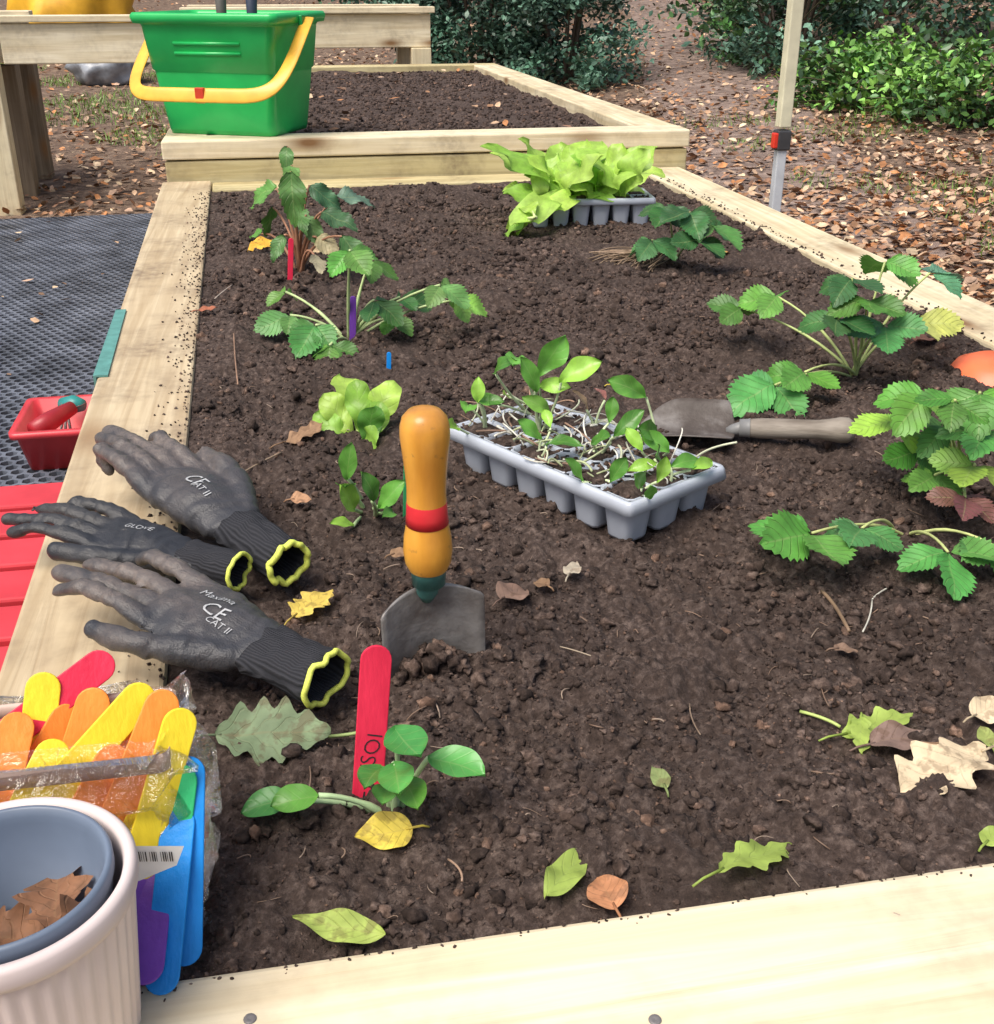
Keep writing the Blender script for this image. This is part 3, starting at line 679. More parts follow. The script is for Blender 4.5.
# ------------------------------------------------------------------ red crate, step, teal strip
M_red=plain('red_crate_plastic',(.62,.045,.06),.38,.15,12)
def crate(c,hx,hy,h,label):
    e=top('plastic_crate',c,label,'crate'); M=Matrix.Translation(Vector(c))
    mb=MB(); mb.rings([rrect(hx-.015,hy-.015,.015,0,4,M),rrect(hx-.002,hy-.002,.015,h-.014,4,M),rrect(hx+.008,hy+.008,.015,h-.012,4,M),rrect(hx+.008,hy+.008,.015,h,4,M),rrect(hx-.006,hy-.006,.012,h,4,M),rrect(hx-.02,hy-.02,.012,.006,4,M)],cap0=True,cap1=True)
    part('body',e,mb,M_red); return e
cp=P(66,474,-.45); cp=Vector((cp.x,cp.y+.04,G(cp.x,cp.y)+.025))
crate(cp,.072,.10,.085,"small red plastic crate holding hand tools")
o=top('hand_trowel',cp+Vector((-.01,.0,.04)),"red handled small trowel lying in the red crate",'hand tool')
a=o.location; mb=MB(); mb.tube([a+Vector((-.035,-.05,.03)),a+Vector((-.01,-.02,.035)),a+Vector((.03,.03,.045))],[.016,.020,.014],12); part('handle',o,mb,plain('red_grip',(.35,.02,.03),.4))
mb=MB(); leaf(mb,a+Vector((.02,.02,.045)),(.3,.7,-.2),(0,0,1),.07,.05,'ovate',0,.3); part('blade',o,mb,M_screw,solid=.0015)
o=top('hand_fork',cp+Vector((.02,.05,.04)),"teal handled hand tool lying in the red crate",'hand tool')
a=o.location; mb=MB(); mb.tube([a+Vector((-.025,.02,.04)),a+Vector((.0,.0,.045)),a+Vector((.02,-.01,.045))],[.014,.019,.012],12); part('handle',o,mb,plain('teal_grip',(.03,.26,.25),.4))
mb=MB()
for k in(-1,0,1): mb.tube([a+Vector((-.02,.02,.035)),a+Vector((-.02+k*.012,-.04+k*.008,-.015))],.003,6)
part('tines',o,mb,M_screw)
e=top('red_step',(-.56,1.36,-.43),"red slatted low step standing beside the bed",'step')
for i in range(9):
    y=.86+i*.095; mb=MB(); mb.box((-.565,y,-.245),(.265,.040,.01)); part('slat',e,mb,M_red,smooth=False,bev=.004)
for x in (-.79,-.33):
    for y in (.86,1.62): mb=MB(); mb.box((x,y,-.35),(.02,.02,.092)); part('leg',e,mb,M_red,smooth=False,bev=.003)
    mb=MB(); mb.box((x,1.24,-.268),(.02,.41,.012)); part('rail',e,mb,M_red,smooth=False,bev=.003)
mb=MB(); mb.prism([(LO(1.42)-.004,1.42),(LO(1.42)+.014,1.42),(LO(1.74)+.011,1.74),(LO(1.74)-.004,1.74)],.0005,.003); mb.prism([(LO(1.42)-.004,1.42),(LO(1.42)-.0005,1.42),(LO(1.74)-.0005,1.74),(LO(1.74)-.004,1.74)],-.05,.0004)
o=top('edge_strip',(LO(1.6),1.6,0),"teal green strip folded over the timber edge",'strip',mb,plain('teal_foam',(.10,.28,.25),.6,.2,60),smooth=False)
# ------------------------------------------------------------------ trowels (local: +z to handle, blade faces -y)
def trowel(mw,label,hand_mat,band_mat,fer_mat,blade_mat,prof,bw=.039,bl=.135,btop=.068):
    e=top('hand_trowel',mw.translation,label,'trowel',mw=mw)
    mb=MB(); V=[];F=[];nu,nv=26,8
    for i in range(nu+1):
        s=(i/nu)**1.15; z=btop-bl*s
        f=(1 if s<.5 else max(.02,1-((s-.5)/.5)**2.4))
        if s<.045: f=.80+.20*math.sin(s/.045*math.pi/2)
        for j in range(-nv,nv+1):
            t=j/nv; x=bw*f*t; V.append((x,-(x*x)*9+.006-.012*s*(1-s),z-(.006*(abs(t)**2)*(1-s*8) if s<.12 else 0)))
    k=2*nv+1
    for i in range(nu):
        for j in range(2*nv): a=i*k+j; F.append((a,a+1,a+k+1,a+k))
    mb.add(V,F); part('blade',e,mb,blade_mat,local=True,solid=.0018)
    mb=MB(); mb.tube([(0,.005,btop-.012),(0,.004,btop-.004),(0,.001,btop+.006),(0,0,prof[0][1])],[.004,.008,.009,.0095],14); part('tang',e,mb,fer_mat,local=True)
    mb=MB(); mb.lathe([(.0001,prof[0][1]-.012),(.0118,prof[0][1]-.012),(.0125,prof[0][1]),(.0135,prof[0][1]+.002)],28); part('ferrule',e,mb,fer_mat,local=True)
    mb=MB(); mb.lathe(prof+[(.0001,prof[-1][1])],40); part('handle',e,mb,hand_mat,local=True)
    if band_mat:
        mb=MB(); mb.lathe([(.0138,.121),(.0149,.1212),(.0143,.128),(.0139,.137),(.0132,.1385)],36); part('band',e,mb,band_mat,local=True)
    return e
M_hand=nmat('varnished_orange_wood',[(.3,(.60,.25,.035)),(.5,(.80,.38,.055)),(.7,(.88,.48,.09))],10,.28,.12,30,stretch=(3,3,.8))
nt_=M_hand.node_tree; b_=nt_.nodes['Principled BSDF']; src=b_.inputs['Base Color'].links[0].from_socket
tc=N(nt_,'ShaderNodeTexCoord'); sp=N(nt_,'ShaderNodeSeparateXYZ'); nt_.links.new(tc.outputs['Object'],sp.inputs[0])
zz=mth(nt_,'ADD',sp.outputs[2],mth(nt_,'MULTIPLY',noiseN(nt_,70,4),.03))
c_=mix(nt_,mth(nt_,'MULTIPLY',ramp(nt_,mth(nt_,'MULTIPLY',zz,4),[(.80,0),(.90,1)]),.6),src,(.28,.13,.05))
c_=mix(nt_,ramp(nt_,noiseN(nt_,110,5),[(.66,0),(.73,.45)]),c_,(.25,.12,.05)); nt_.links.new(c_,b_.inputs['Base Color'])
M_blade=nmat('worn_steel',[(.3,(.12,.10,.09)),(.5,(.25,.235,.225)),(.7,(.38,.37,.36))],30,.45,.35,120,detail=8); M_blade.node_tree.nodes['Principled BSDF'].inputs['Metallic'].default_value=.4
M_blade2=nmat('dirty_steel',[(.3,(.045,.034,.028)),(.5,(.085,.07,.062)),(.68,(.19,.175,.165))],22,.6,.5,120,detail=8)
M_fer=plain('teal_painted_steel',(.06,.19,.17),.4,.25,80)
tb=P(431,668,-.008)
prof=[(.0135,.085),(.0162,.091),(.0172,.100),(.0164,.111),(.0145,.121),(.0137,.137),(.0134,.148),(.0142,.160),(.0156,.174),(.0168,.186),(.0166,.193),(.0150,.199),(.011,.2035),(.005,.2055)]
trowel(Matrix.Translation(tb)@Matrix.Rotation(rad(14),4,'Z')@Matrix.Rotation(rad(-.6),4,'Y')@Matrix.Rotation(rad(2),4,'X'),"hand trowel with orange wooden handle stuck upright in soil",M_hand,plain('red_band_paint',(.65,.025,.035),.4),M_fer,M_blade,prof)
a=P(634,428,.004); b=P(852,433,.016); zx=(b-a).normalized(); yy=Vector((0,.25,-1)); yy=(yy-zx*yy.dot(zx)).normalized(); xx=yy.cross(zx)
L_=(b-a).length; sc=L_/.285
R=Matrix((xx,yy,zx)).transposed().to_4x4()
prof2=[(.012,.085),(.0135,.1),(.0135,.13),(.0128,.155),(.0128,.175),(.0148,.19),(.0172,.203),(.0166,.213),(.0115,.2195)]
trowel(Matrix.Translation(a+zx*.067*sc+Vector((0,0,.003)))@R@Matrix.Scale(sc,4),"old trowel with weathered grey-brown wooden handle lying on soil",nmat('weathered_handle',[(.3,(.14,.115,.09)),(.5,(.27,.235,.195)),(.7,(.40,.355,.305))],14,.6,.3,60,stretch=(3,3,.6)),None,plain('grey_steel',(.2,.2,.2),.4),M_blade2,prof2,bw=.046)
hp=[]
for i in range(80):
    a=random.gauss(0,.014); hp.append((tb.x+a+.004,tb.y-.012+random.uniform(-.01,.008),-.006+random.uniform(0,.024)*(1-abs(a)*20),random.uniform(.003,.007)))
for i in range(40):
    q=P(random.uniform(650,700),random.uniform(405,440),.012); hp.append((q.x,q.y,.004,random.uniform(.002,.005)))
V,F=clods(hp,2); stuff('soil_heap',npmesh('soil_heap',V,F),M_crumb,"small heap of soil held in the trowel blades","soil")
# ------------------------------------------------------------------ seed trays
M_tray=plain('grey_tray_plastic',(.46,.50,.57),.35,.08,20)
def tray(mw,nx,ny,cs,h,label):
    e=top('seed_tray',mw.translation,label,'seed tray',mw=mw,group="plastic seed trays on the bed")
    mb=MB(); sm=MB(); n=24
    for i in range(nx):
        for j in range(ny):
            cx=(i-(nx-1)/2)*cs; cy=(j-(ny-1)/2)*cs
            def rg(hw,z,sq):
                out=[]
                for k in range(n):
                    a=2*math.pi*(k+.5)/n; c_,s_=math.cos(a),math.sin(a); m=max(abs(c_),abs(s_)); p4=(abs(c_)**7+abs(s_)**7)**(1/7)
                    r=hw/(m if sq else p4); out.append(Vector((cx+c_*r,cy+s_*r,z)))
                return out
            mb.rings([rg(cs*.5,h,1),rg(cs*.462,h,0),rg(cs*.445,h-.003,0),rg(cs*.33,.003,0),rg(cs*.30,0,0)])
            mb.F.append(tuple(len(mb.V)-n+k for k in range(n)))
            top_=rg(cs*.435,h-.004+random.uniform(-.002,.001),0); sm.rings([top_,rg(cs*.2,h+.001+random.uniform(-.002,.004),0)],cap1=True)
    hx,hy=nx*cs/2,ny*cs/2
    mb.rings([rrect(hx,hy,.001,h,2),rrect(hx+.004,hy+.004,.005,h+.0005,2),rrect(hx+.0055,hy+.0055,.006,h-.002,2),rrect(hx+.007,hy+.007,.006,h-.011,2)])
    part('shell',e,mb,M_tray,local=True,solid=.0012)
    part('compost',e,sm,M_soil,local=True)
    sp=[]
    for k in range(nx*ny*34):
        i,j=random.randrange(nx),random.randrange(ny); sp.append(((i-(nx-1)/2+random.uniform(-.5,.5))*cs,(j-(ny-1)/2+random.uniform(-.5,.5))*cs,h-.0005,random.uniform(.001,.0036)))
    V,F=clods(sp,1); me=npmesh('compost',V,F); part('compost',e,None,M_crumb,me=me); return e
pL=P(448,428,.034); pF=P(633,508,.034); pR=P(727,470,.034)
ex=(pF-pL); lx=ex.length; ex.normalize(); ey=Vector((-ex.y,ex.x,0)); ctr=(pL+pR)/2; lx-=.014
cs=lx/6; MT=Matrix((ex,ey,Vector((0,0,1)))).transposed().to_4x4(); MT.translation=Vector((ctr.x,ctr.y,-.010)); 
tray(MT,6,3,cs,.046,"light grey plastic cell tray holding small brassica seedlings")
pl=P(534,231,-.01); pr_=P(648,229,-.01); ex=(pr_-pl); w2=ex.length*1.05; ex.normalize(); ey=Vector((-ex.y,ex.x,0)); c2=(pl+pr_)/2+ey*.06
MT2=Matrix((ex,ey,Vector((0,0,1)))).transposed().to_4x4(); MT2.translation=Vector((c2.x,c2.y,-.004))
tray(MT2,6,3,w2/6,.056,"light grey plastic cell tray holding lime green lettuce seedlings")
DG=(.07,.2,.03); MG=(.12,.32,.05); LG=(.27,.5,.07); YG=(.40,.60,.1); SD=(.04,.13,.035)
def cell(M,i,j,nx,ny,cs,h=.04): return M@Vector(((i-(nx-1)/2)*cs,(j-(ny-1)/2)*cs,h))
sl_=[ (0,0,[(468,405,.07,.030,MG),(455,425,.06,.028,LG),(490,400,.07,.026,DG),(478,392,.08,.024,LG)]),
 (0,2,[(497,366,.10,.036,DG),(515,358,.11,.042,MG),(488,400,.07,.024,MG),(505,395,.06,.018,YG)]),
 (1,1,[(550,356,.12,.048,MG),(577,370,.11,.044,LG),(533,378,.10,.036,MG),(552,385,.09,.030,LG),(540,405,.07,.03,(.2,.42,.07))]),
 (2,0,[(530,430,.06,.032,MG),(560,440,.055,.032,DG),(548,418,.06,.022,LG)]),
 (2,2,[(585,400,.07,.022,(.3,.2,.12)),(602,392,.07,.018,(.3,.12,.1))]),
 (3,1,[(600,440,.06,.032,DG),(628,425,.07,.034,DG),(612,410,.07,.026,MG)]),
 (4,2,[(631,388,.10,.042,MG),(650,430,.07,.036,DG),(658,442,.06,.030,MG),(635,440,.06,.026,LG)]),
 (4,0,[(575,470,.05,.028,MG),(618,470,.05,.026,DG),(640,465,.05,.028,LG)]),
 (5,1,[(660,455,.06,.034,DG),(685,460,.055,.028,MG),(703,463,.05,.026,LG)]),
 (5,0,[(640,480,.05,.028,MG),(663,470,.055,.024,LG),(650,492,.045,.024,MG)])]
for i,j,s in sl_:
    base=cell(MT,i,j,6,3,cs)
    plant('seedling',base,"small green brassica seedling growing in the cell tray",'seedling',[(u,v,max(z,.05),L*random.uniform(.95,1.15),c_) for u,v,z,L,c_ in s],'up',group="brassica seedlings in the tray",stemc=(.60,.70,.42),stemr=.0013)
for k in range(80):
    i,j=random.randrange(6),random.randrange(3); a=cell(MT,i,j,6,3,cs)+Vector((random.uniform(-.015,.015),random.uniform(-.015,.015),.008)); d=rot(Vector((1,0,0)),random.random()*6.28)*random.uniform(.012,.045)
    mb=MB(); mb.tube(bezc(a,a+d+Vector((0,0,random.uniform(0,.022))),.018),random.uniform(.0005,.0012),5,col=random.choice([(.55,.58,.42),(.4,.45,.25),(.70,.68,.60),(.66,.64,.55),(.32,.2,.14)])); top('cut_stem',a,"thin pale leggy stem lying over the tray cells",'stem',mb,M_stem,group="pale stems in the tray")
for i in range(6):
    for j in (0,1,2):
        if i==5 or (j==1 and random.random()<.4): continue
        base=cell(MT2,i,j,6,3,w2/6,.05); e=top('lettuce_seedling',base,"lime green lettuce seedling growing in the cell tray",'seedling',group="lettuce seedlings in the tray")
        mb=MB(); kk=random.uniform(.85,1.7) if i in(1,2,3,4) else .95
        for k in range(5):
            a=k*2.4+random.random(); d=Vector((math.cos(a)*.8-(.3 if i==0 else 0),math.sin(a)*.8,random.uniform(.2,2.2)))
            L=random.uniform(.05,.095)*kk; c_=random.choice([YG,LG,(.45,.66,.12),(.36,.56,.1)])
            leaf(mb,base,d,Vector((-math.cos(a)*.5,-.6,1)),L,L*random.uniform(.4,.6),'fan',random.uniform(.1,1.0),.1,.09,0,c_,nu=12,nv=3)
        part('foliage',e,mb,M_lett)
plant('lettuce_seedling',P(535,214,.04),"lime lettuce seedling drooping over the tray edge",'seedling',[(512,216,.02,.034,YG),(504,228,.005,.04,LG),(528,200,.06,.04,YG),(518,225,.01,.03,YG)],'lett',group="lettuce seedlings in the tray",mat=M_lett)
# ------------------------------------------------------------------ bed plants
plant('lettuce_plant',P(362,446),"young bright green lettuce planted in the soil",'lettuce',[(342,368,.055,.034,YG),(352,385,.05,.030,LG),(392,383,.045,.034,YG),(380,405,.03,.030,LG),(322,418,.02,.030,LG),(332,398,.035,.032,YG),(365,412,.03,.030,MG),(372,432,.01,.026,LG)],'lett',mat=M_lett)
plant('pak_choi_plant',P(370,512),"small pak choi seedling planted in the soil",'pak choi',[(348,465,.05,.036,MG),(345,485,.04,.032,DG),(348,500,.03,.038,LG),(388,497,.03,.034,MG),(392,510,.02,.026,MG),(372,490,.05,.03,DG),(345,522,.004,.022,LG)],'up',stemc=(.45,.6,.3))
plant('pak_choi_plant',P(393,812),"small glossy pak choi seedling beside the red label",'pak choi',[(405,745,.06,.036,(.07,.30,.07)),(455,766,.04,.036,(.10,.36,.08)),(398,780,.04,.032,(.11,.38,.08)),(372,775,.035,.026,(.08,.26,.05)),(295,800,.015,.028,MG),(267,803,.008,.030,(.09,.32,.07)),(412,792,.03,.028,MG),(385,795,.02,.024,(.12,.36,.08))],'choi',stemc=(.48,.66,.36),stemr=.0013)
plant('strawberry_plant',P(348,343),"leggy strawberry plant with drooping serrated leaves",'strawberry plant',[(440,285,.08,.046,(.16,.33,.09)),(456,300,.05,.040,(.24,.44,.08)),(400,297,.05,.040,SD),(316,325,.03,.048,(.09,.24,.06)),(290,315,.03,.040,(.1,.26,.06)),(350,250,.13,.042,MG),(370,262,.10,.038,DG),(374,300,.06,.042,SD),(286,292,.04,.030,MG),(330,345,.012,.036,DG),(392,318,.03,.034,MG)],'straw',mat=M_straw,stemc=(.48,.60,.28),stemr=.0023,dr=.35)
plant('chard_plant',P(300,272),"straggly chard plant with dark leaves and red stems",'chard',[(262,192,.12,.08,(.12,.3,.06)),(292,190,.15,.08,(.08,.2,.04)),(322,195,.12,.065,(.06,.16,.07)),(352,195,.11,.075,(.15,.26,.18)),(270,218,.07,.06,DG),(335,218,.09,.075,(.05,.13,.05)),(256,232,.04,.045,MG),(312,228,.07,.06,(.10,.2,.06)),(352,248,.05,.07,(.07,.18,.05)),(286,155,.19,.045,(.1,.24,.06)),(292,172,.17,.05,(.14,.30,.07)),(325,243,.05,.06,(.42,.36,.2)),(318,262,.03,.05,(.45,.4,.26)),(300,215,.09,.06,(.1,.24,.06)),(278,245,.04,.05,(.09,.22,.06))],'long',mat=M_straw,stemc=(.40,.2,.12),stemr=.0020)
plant('strawberry_plant',P(672,262),"strawberry plant with bare brown roots lying on soil",'strawberry plant',[(668,208,.09,.055,SD),(690,212,.09,.06,SD),(710,225,.07,.055,(.06,.18,.05)),(700,240,.05,.05,SD),(652,240,.04,.05,(.07,.2,.06))],'straw',mat=M_straw,stemc=(.3,.35,.15),dr=.2)
mb=MB(); a=P(668,262)
for k in range(60):
    an=random.uniform(2.6,4.2); q=a+Vector((math.cos(an),math.sin(an),0))*random.uniform(.04,.15); q.z=soilh(q.x,q.y)+random.uniform(0,.01)
    mb.tube(bezc(a+Vector((0,0,.015)),q,.03),.0011,4,col=random.choice([(.30,.21,.14),(.2,.14,.09)]))
top('strawberry_roots',a,"tangle of thin brown roots spread over the soil",'roots',mb,M_stem)
plant('strawberry_plant',P(855,372),"bushy strawberry plant with dark green serrated leaves",'strawberry plant',[(885,262,.13,.054,MG),(930,273,.11,.046,(.12,.26,.16)),(852,278,.12,.048,SD),(778,297,.07,.052,MG),(742,308,.05,.042,DG),(868,300,.10,.048,DG),(838,318,.08,.048,SD),(885,325,.07,.052,(.09,.26,.09)),(915,320,.06,.048,(.42,.48,.14)),(775,385,.02,.060,(.08,.26,.08)),(805,372,.03,.046,MG)],'straw',mat=M_straw,stemc=(.48,.57,.22),dr=.1)
plant('strawberry_plant',P(962,490),"strawberry plant with bright serrated leaves and a withered one",'strawberry plant',[(928,395,.10,.044,MG),(898,422,.06,.038,LG),(945,425,.07,.038,(.1,.3,.07)),(980,392,.11,.044,MG),(985,430,.08,.042,(.12,.34,.08)),(935,475,.03,.036,MG),(975,465,.05,.038,LG),(965,497,.03,.03,(.16,.07,.06)),(955,400,.12,.032,DG),(918,450,.04,.034,DG)],'straw',mat=M_straw,stemc=(.45,.54,.2),dr=.15)
plant('strawberry_plant',P(905,533),"low strawberry runner with broad bright green leaves",'strawberry plant',[(812,533,.03,.056,(.09,.29,.05)),(862,528,.03,.040,(.08,.25,.06)),(948,552,.02,.048,(.09,.28,.06)),(992,545,.02,.040,(.08,.25,.05))],'straw',mat=M_straw,stemc=(.5,.56,.22),stemr=.0016)
oc=P(990,402,-.052); mb=MB(); mb.lathe([(.0001,.062),(.03,.061),(.05,.052),(.064,.03),(.07,.004),(.073,.0),(.073,-.004)],48,Matrix.Translation(oc))
top('orange_bowl',oc,"upturned orange-red plastic bowl half hidden by strawberry leaves",'bowl',mb,plain('orange_plastic',(.85,.18,.07),.4))
# ------------------------------------------------------------------ craft sticks
STM={}
def stickmat(c):
    if c not in STM: STM[c]=nmat('stick_paint_%d'%len(STM),[(.3,tuple(x*.85 for x in c)),(.7,tuple(min(1,x*1.08+.01) for x in c))],12,.5,.2,60,stretch=(6,6,1))
    return STM[c]
YE,ORA,RED,PUR,BLU,GRN=(.95,.72,.03),(.95,.29,.04),(.75,.02,.07),(.18,.05,.42),(.0,.25,.75),(.03,.5,.18)
def stick(ptop,pbot,w,c,label,name='craft_stick',face=None,group=None,th=.0022):
    ptop,pbot=Vector(ptop),Vector(pbot); d=(ptop-pbot); L=d.length; d.normalize(); f=Vector(face) if face else Vector((0,-1,.2)); f=(f-d*f.dot(d)).normalized(); s=d.cross(f)
    pts=[]; r=w/2
    for k in range(11): a=math.pi*k/10; pts.append((math.cos(a)*r,L-r+math.sin(a)*r))
    for k in range(11): a=math.pi+math.pi*k/10; pts.append((math.cos(a)*r,r+math.sin(a)*r))
    mb=MB(); n=len(pts); V=[pbot+s*x+d*y+f*th/2 for x,y in pts]+[pbot+s*x+d*y-f*th/2 for x,y in pts]
    mb.add(V,[tuple(range(n)),tuple(range(2*n-1,n-1,-1))]+[(i,n+i,n+(i+1)%n,(i+1)%n) for i in range(n)])
    o=top(name,pbot,label,'stick',mb,stickmat(c),group=group,smooth=False); mods(o,.0006); return o,s,d,f,L
sb=P(367,802,-.012); stp=PY(377,645,sb.y+.02)
dirn=(stp-sb).normalized()
o,s,d,f,L=stick(stp,sb-dirn*.03,.0190,RED,"red wooden plant label with handwritten black letters stuck in soil",'plant_label',group="coloured wooden plant labels")
Mx=Matrix((d,f.cross(d),f)).transposed().to_4x4(); Mx.translation=stp-d*.080+f*.0014-f.cross(d)*.001
mb=MB(); mb.add([Mx@v for v in Mlab.V],Mlab.F); part('lettering',o,mb,M_ink,smooth=False)
for (u0,v0,u1,v1,z1,c_,w_) in ((289,283,291,238,.09,RED,.009),(352,347,353,296,.09,PUR,.009),(388,372,389,352,.03,BLU,.006),(405,525,407,450,.075,(.03,.28,.1),.006)):
    a=P(u0,v0); t_=PY(u1,v1,a.y+.005); stick(t_,a-Vector((0,0,.02)),w_,c_,"coloured wooden plant label stuck upright in soil",'plant_label',group="coloured wooden plant labels")
def bstick(tu,tv,bu,bv,Y,c,nm,Lm=.14,w=.0175):
    a=PY(tu,tv,Y); b=PY(bu,bv,Y-.03); d=(b-a).normalized(); L=Lm
    if (a+d*L).z<.003: L=(a.z-.003)/-d.z
    stick(a,a+d*L,w,c,"%s wooden craft stick in the clear bag"%nm,group="craft sticks in the bag",face=(random.uniform(-.25,.25),-1,random.uniform(0,.4)))
bstick(45,672,30,800,.535,YE,'yellow'); bstick(112,656,-5,745,.545,RED,'crimson',.11)
bstick(150,686,48,800,.515,YE,'yellow',.12); bstick(98,688,52,830,.527,ORA,'orange'); bstick(168,690,112,830,.507,ORA,'orange')
bstick(184,708,144,850,.498,YE,'yellow',.12); bstick(75,705,20,800,.53,ORA,'orange',.12); bstick(135,702,82,830,.518,ORA,'orange')
bstick(20,712,0,800,.52,ORA,'orange',.1); bstick(188,756,186,870,.492,BLU,'blue'); bstick(182,764,166,900,.488,GRN,'green',.1)
bstick(180,806,170,900,.480,BLU,'blue',.09); bstick(158,862,150,930,.470,PUR,'purple',.06); bstick(136,854,130,930,.472,PUR,'purple',.06)
bstick(66,684,70,800,.541,RED,'red'); bstick(120,745,60,860,.500,ORA,'orange',.10); bstick(160,775,120,880,.492,YE,'yellow',.09); bstick(60,740,20,820,.505,YE,'yellow',.08)
# bag
M_bag,nt_,b_=newmat('clear_film'); nt_.nodes.remove(b_)
gl=N(nt_,'ShaderNodeBsdfGlossy'); gl.inputs['Roughness'].default_value=.10; gl.inputs['Color'].default_value=(1,1,1,1)
bn=N(nt_,'ShaderNodeBump'); bn.inputs['Strength'].default_value=1.0; bn.inputs['Distance'].default_value=.010; nt_.links.new(noiseN(nt_,42,4,None,3.0),bn.inputs['Height']); nt_.links.new(bn.outputs[0],gl.inputs['Normal'])
tr=N(nt_,'ShaderNodeBsdfTransparent'); tr.inputs[0].default_value=(.97,.98,.99,1); lw=N(nt_,'ShaderNodeLayerWeight'); lw.inputs[0].default_value=.40; nt_.links.new(bn.outputs[0],lw.inputs['Normal'])
ms=N(nt_,'ShaderNodeMixShader'); nt_.links.new(mth(nt_,'MINIMUM',mth(nt_,'ADD',mth(nt_,'MULTIPLY',lw.outputs['Fresnel'],.7),.06),.7),ms.inputs[0]); nt_.links.new(tr.outputs[0],ms.inputs[1]); nt_.links.new(gl.outputs[0],ms.inputs[2]); nt_.links.new(ms.outputs[0],nt_.nodes['Material Output'].inputs[0])
bc=Vector((-.130,.497,0)); e=top('plastic_bag',bc,"clear plastic bag holding a bundle of coloured craft sticks",'bag')
mb=MB(); rs=[]
for i in range(34):
    t=i/33; q=.90+.10*math.sin(t*2.6); z=-.004+t*.112
    rs.append([p_+Vector((0,0,.03*t*noise.noise(p_*34))) for p_ in rrect(.070*q,.043*q*(1-.2*t),.02,z,12,Matrix.Translation(bc+Vector((-.01*t,.018*t,0))),.014,75)])
mb.rings(rs,cap0=True); part('film',e,mb,M_bag)
mb=MB(); zb=.090
A=rrect(.066,.030,.006,zb,4,Matrix.Translation(bc+Vector((-.012,.014,0)))); B=rrect(.066,.030,.006,zb+.010,4,Matrix.Translation(bc+Vector((-.012,.0155,0))))
mb.rings([A,B]); part('band',e,mb,plain('brown_tape',(.46,.33,.27),.35),solid=.0004)
q0=PY(132,846,.446); q1=PY(184,846,.446); 
mb=MB(); dz=Vector((0,0,-.020)); mb.add([q0,q1,q1+dz*.6-(q1-q0)*.2,q0+dz*1.1],[(0,1,2,3)]); part('label_sticker',e,mb,plain('white_paper',(.78,.79,.8),.6),smooth=False)
mb=MB(); 
for k in range(16):
    if k in(4,9): continue
    a=q0.lerp(q1,.10+k*.042)+Vector((0,-.0007,-.0030)); wv_=(q1-q0)*random.choice([.012,.024]); mb.add([a,a+wv_,a+wv_+dz*.3,a+dz*.3],[(0,1,2,3)])
part('barcode',e,mb,M_ink,smooth=False)
# ------------------------------------------------------------------ flower pots
pc_=P(4,882,.098); pc_.z=.0017
e=top('plant_pot',pc_,"pale pinkish fluted plant pot standing on the timber corner",'pot')
mb=MB(); T=Matrix.Translation(pc_)
mb.lathe([(.0001,0),(.043,0),(.0445,.003),(.0515,.078),(.0522,.086)],240,T,.014,40)
mb.lathe([(.0522,.086),(.0545,.087),(.0552,.090),(.0552,.0965),(.0535,.0985),(.0505,.0985),(.0490,.095),(.0455,.05),(.041,.004),(.0001,.003)],96,T)
part('body',e,mb,nmat('pinkish_plastic',[(.3,(.60,.50,.48)),(.7,(.76,.67,.65))],8,.45,.05))
e=top('plant_pot',pc_+Vector((0,0,.005)),"blue-grey plastic pot nested inside the pale pot",'pot')
mb=MB(); mb.lathe([(.0001,.006),(.034,.006),(.044,.09),(.0455,.0945),(.0455,.100),(.0440,.1015),(.0425,.1008),(.0415,.097),(.0405,.094),(.0385,.07),(.0375,.069),(.0335,.02),(.0001,.018)],96,T)
part('body',e,mb,plain('blue_grey_plastic',(.14,.18,.25),.42,.15,14))
for k in range(6):
    an=k*1.3; q=pc_+Vector((math.cos(an)*.010+.006,math.sin(an)*.010,.042+.004*k)); mb=MB()
    leaf(mb,q,Vector((math.cos(an+1.5),math.sin(an+1.5),.3)),nrm(.2,.5),.036,.036,'oak',.4,.4,.10,0,random.choice([(.24,.115,.06),(.17,.085,.045),(.30,.16,.09)]),nu=18,nv=4)
    top('dead_leaf',q,"curled dry brown leaf lying inside the pot",'leaf',mb,M_dry,group="dead leaves in the pot")
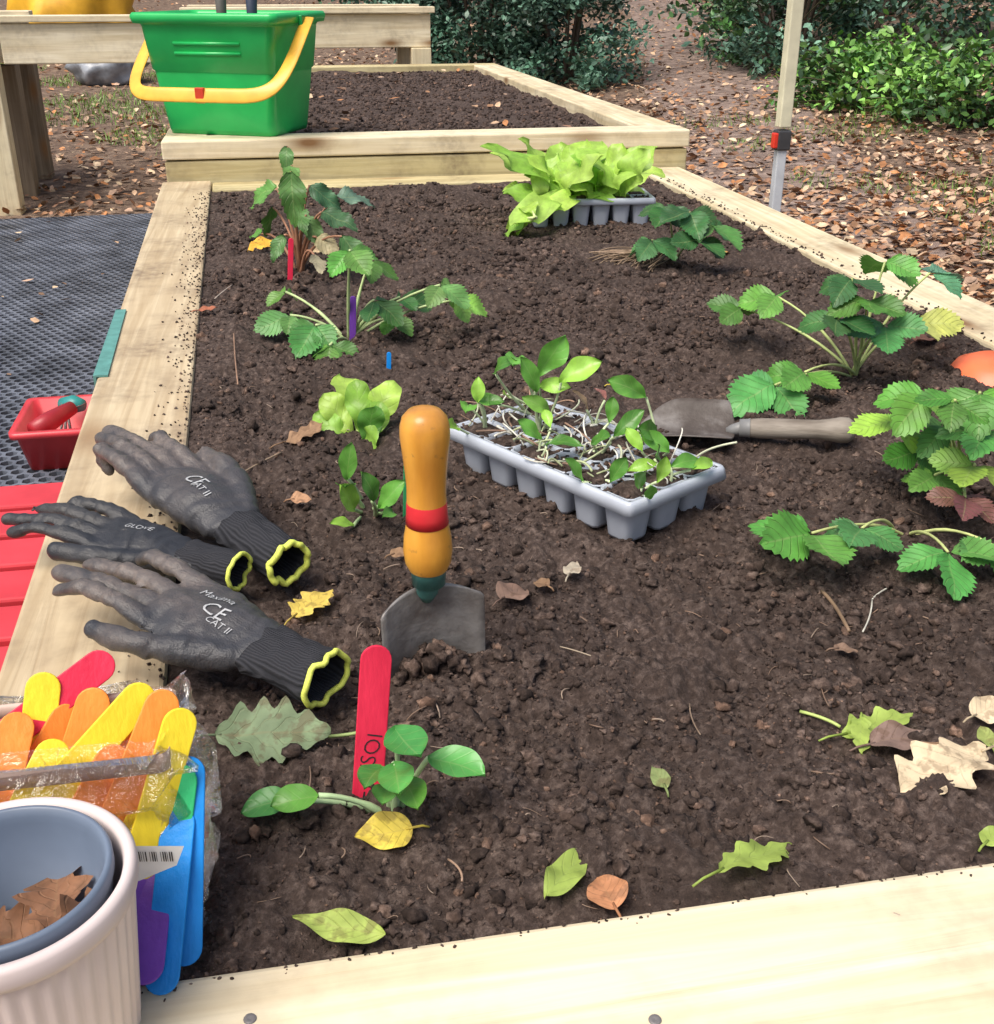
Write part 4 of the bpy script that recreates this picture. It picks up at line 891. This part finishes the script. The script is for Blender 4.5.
# ------------------------------------------------------------------ individual fallen leaves
GY=(.42,.56,.12); BR=(.30,.18,.10); TN=(.62,.50,.33); YL=(.70,.55,.08)
FL=[(570,883,.058,48,.34,'lance',GY,"yellow-green"),(757,872,.062,22,.32,'jag',GY,"yellow-green"),(340,937,.05,160,.36,'lance',(.36,.46,.1),"yellow-green"),
(880,728,.06,8,.4,'jag',GY,"lobed lime green"),(858,742,.036,240,.4,'jag',GY,"lime green"),(945,785,.070,200,.72,'oak',TN,"pale tan oak"),(605,900,.026,100,.9,'ovate',(.42,.19,.09),"rusty orange"),
(900,750,.045,0,.6,'ovate',(.24,.16,.13),"dark brown"),(985,720,.03,20,.7,'ovate',TN,"tan"),(305,447,.05,20,.6,'oak',BR,"brown"),(515,607,.035,40,.8,'ovate',(.24,.15,.11),"brown"),(573,583,.03,60,.5,'ovate',(.52,.45,.34),"pale tan"),
(312,610,.045,50,.6,'jag',(.6,.45,.09),"yellow"),(385,843,.034,190,.75,'ovate',YL,"yellow spotted"),(262,250,.06,230,.6,'ovate',(.8,.45,.05),"orange-yellow"),(275,745,.075,355,.6,'jag',(.16,.22,.12),"dull grey-green"),
(925,345,.05,30,.7,'ovate',(.2,.09,.06),"withered maroon"),(975,500,.035,30,.8,'jag',(.2,.09,.08),"withered maroon"),(620,393,.025,0,.7,'ovate',YL,"yellow"),(235,500,.02,80,.5,'ovate',YL,"yellow"),(302,512,.02,0,.9,'ovate',(.45,.25,.14),"rust brown"),
(726,253,.03,20,.7,'ovate',(.5,.26,.08),"orange"),(660,785,.02,90,.6,'ovate',(.22,.28,.1),"dull green"),(845,655,.02,0,.6,'ovate',(.25,.16,.11),"brown"),(208,315,.03,0,.6,'ovate',(.45,.15,.08),"reddish"),(990,850,.02,30,.7,'ovate',GY,"lime green"),(985,745,.02,80,.7,'ovate',(.3,.36,.1),"green"),(735,190,.03,80,.7,'ovate',BR,"brown"),(930,765,.03,120,.7,'ovate',BR,"brown"),(540,600,.02,120,.6,'ovate',BR,"brown"),(400,560,.018,20,.7,'ovate',BR,"brown"),(320,250,.05,200,.5,'ovate',(.5,.38,.22),"tan")]
for (u,v,L,a,asp,sh,c_,nm) in FL:
    q=P(u,v,-.006); q.z=soilh(q.x,q.y)+.009; d=Vector((math.cos(rad(a)),math.sin(rad(a)),random.uniform(-.05,.12)))
    mb=MB(); o_=q-d*L*.5
    leaf(mb,o_,d,nrm(.2,.25),L,L*asp,sh,random.uniform(-.15,.25),random.uniform(.05,.35),.04,0,c_,nu=30,nv=4,rise=0)
    if sh in('jag','oak','ovate'): mb.tube([o_+d*.004,o_-d*L*.18,o_-d*L*.3+Vector((0,0,-.002))],[.0009,.0008,.0007],5,col=tuple(x*.8 for x in c_))
    top('fallen_leaf',q,"%s fallen leaf lying on the soil"%nm,'leaf',mb,M_dry if c_ not in(GY,) else M_lett,group="fallen leaves on the bed")
for (u0,v0,u1,v1,r,c_,nm) in ((822,590,848,638,.0016,(.24,.16,.1),"brown"),(240,478,282,458,.001,(.3,.22,.15),"tan"),(862,636,872,600,.0007,(.6,.58,.5),"white"),(872,600,888,588,.0007,(.6,.58,.5),"white"),(800,712,840,728,.0012,(.4,.5,.15),"green"),(235,345,238,385,.0010,(.3,.18,.12),"brown"),(215,300,232,285,.001,(.5,.42,.35),"pale"),(328,735,358,738,.0012,(.3,.4,.15),"green"),(448,855,462,880,.0007,(.3,.2,.14),"brown"),(560,650,600,660,.0005,(.35,.28,.2),"tan"),(690,700,700,740,.0005,(.28,.2,.14),"brown"),(885,920,900,925,.001,(.4,.33,.25),"tan")):
    a=P(u0,v0,-.006); b=P(u1,v1,-.006); a.z=soilh(a.x,a.y)+.004; b.z=soilh(b.x,b.y)+.004; mb=MB(); mb.tube(bezc(a,b,.006),[r]*9,6,col=c_)
    top('twig',a,"thin %s twig lying on the soil"%nm,'twig',mb,M_stem,group="twigs on the soil")
mb=MB()
for i in range(420):
    y=.44*(2.6/.44)**random.random(); x=random.uniform(LX(y)+.01,.93); a=random.random()*6.28; l=random.uniform(.004,.016)
    p0=Vector((x,y,soilh(x,y)+.002)); x2,y2=x+math.cos(a)*l,y+math.sin(a)*l; p1=Vector((x2,y2,soilh(x2,y2)+.002))
    mb.tube(bezc(p0,p1,.005,4),random.uniform(.0002,.0006),4,col=random.choice([(.25,.17,.12),(.2,.13,.09),(.33,.25,.19)]))
me=mb.mesh('soil_fibres'); stuff('soil_fibres',me,M_stem,"short root fibres mixed in the dark soil","soil")
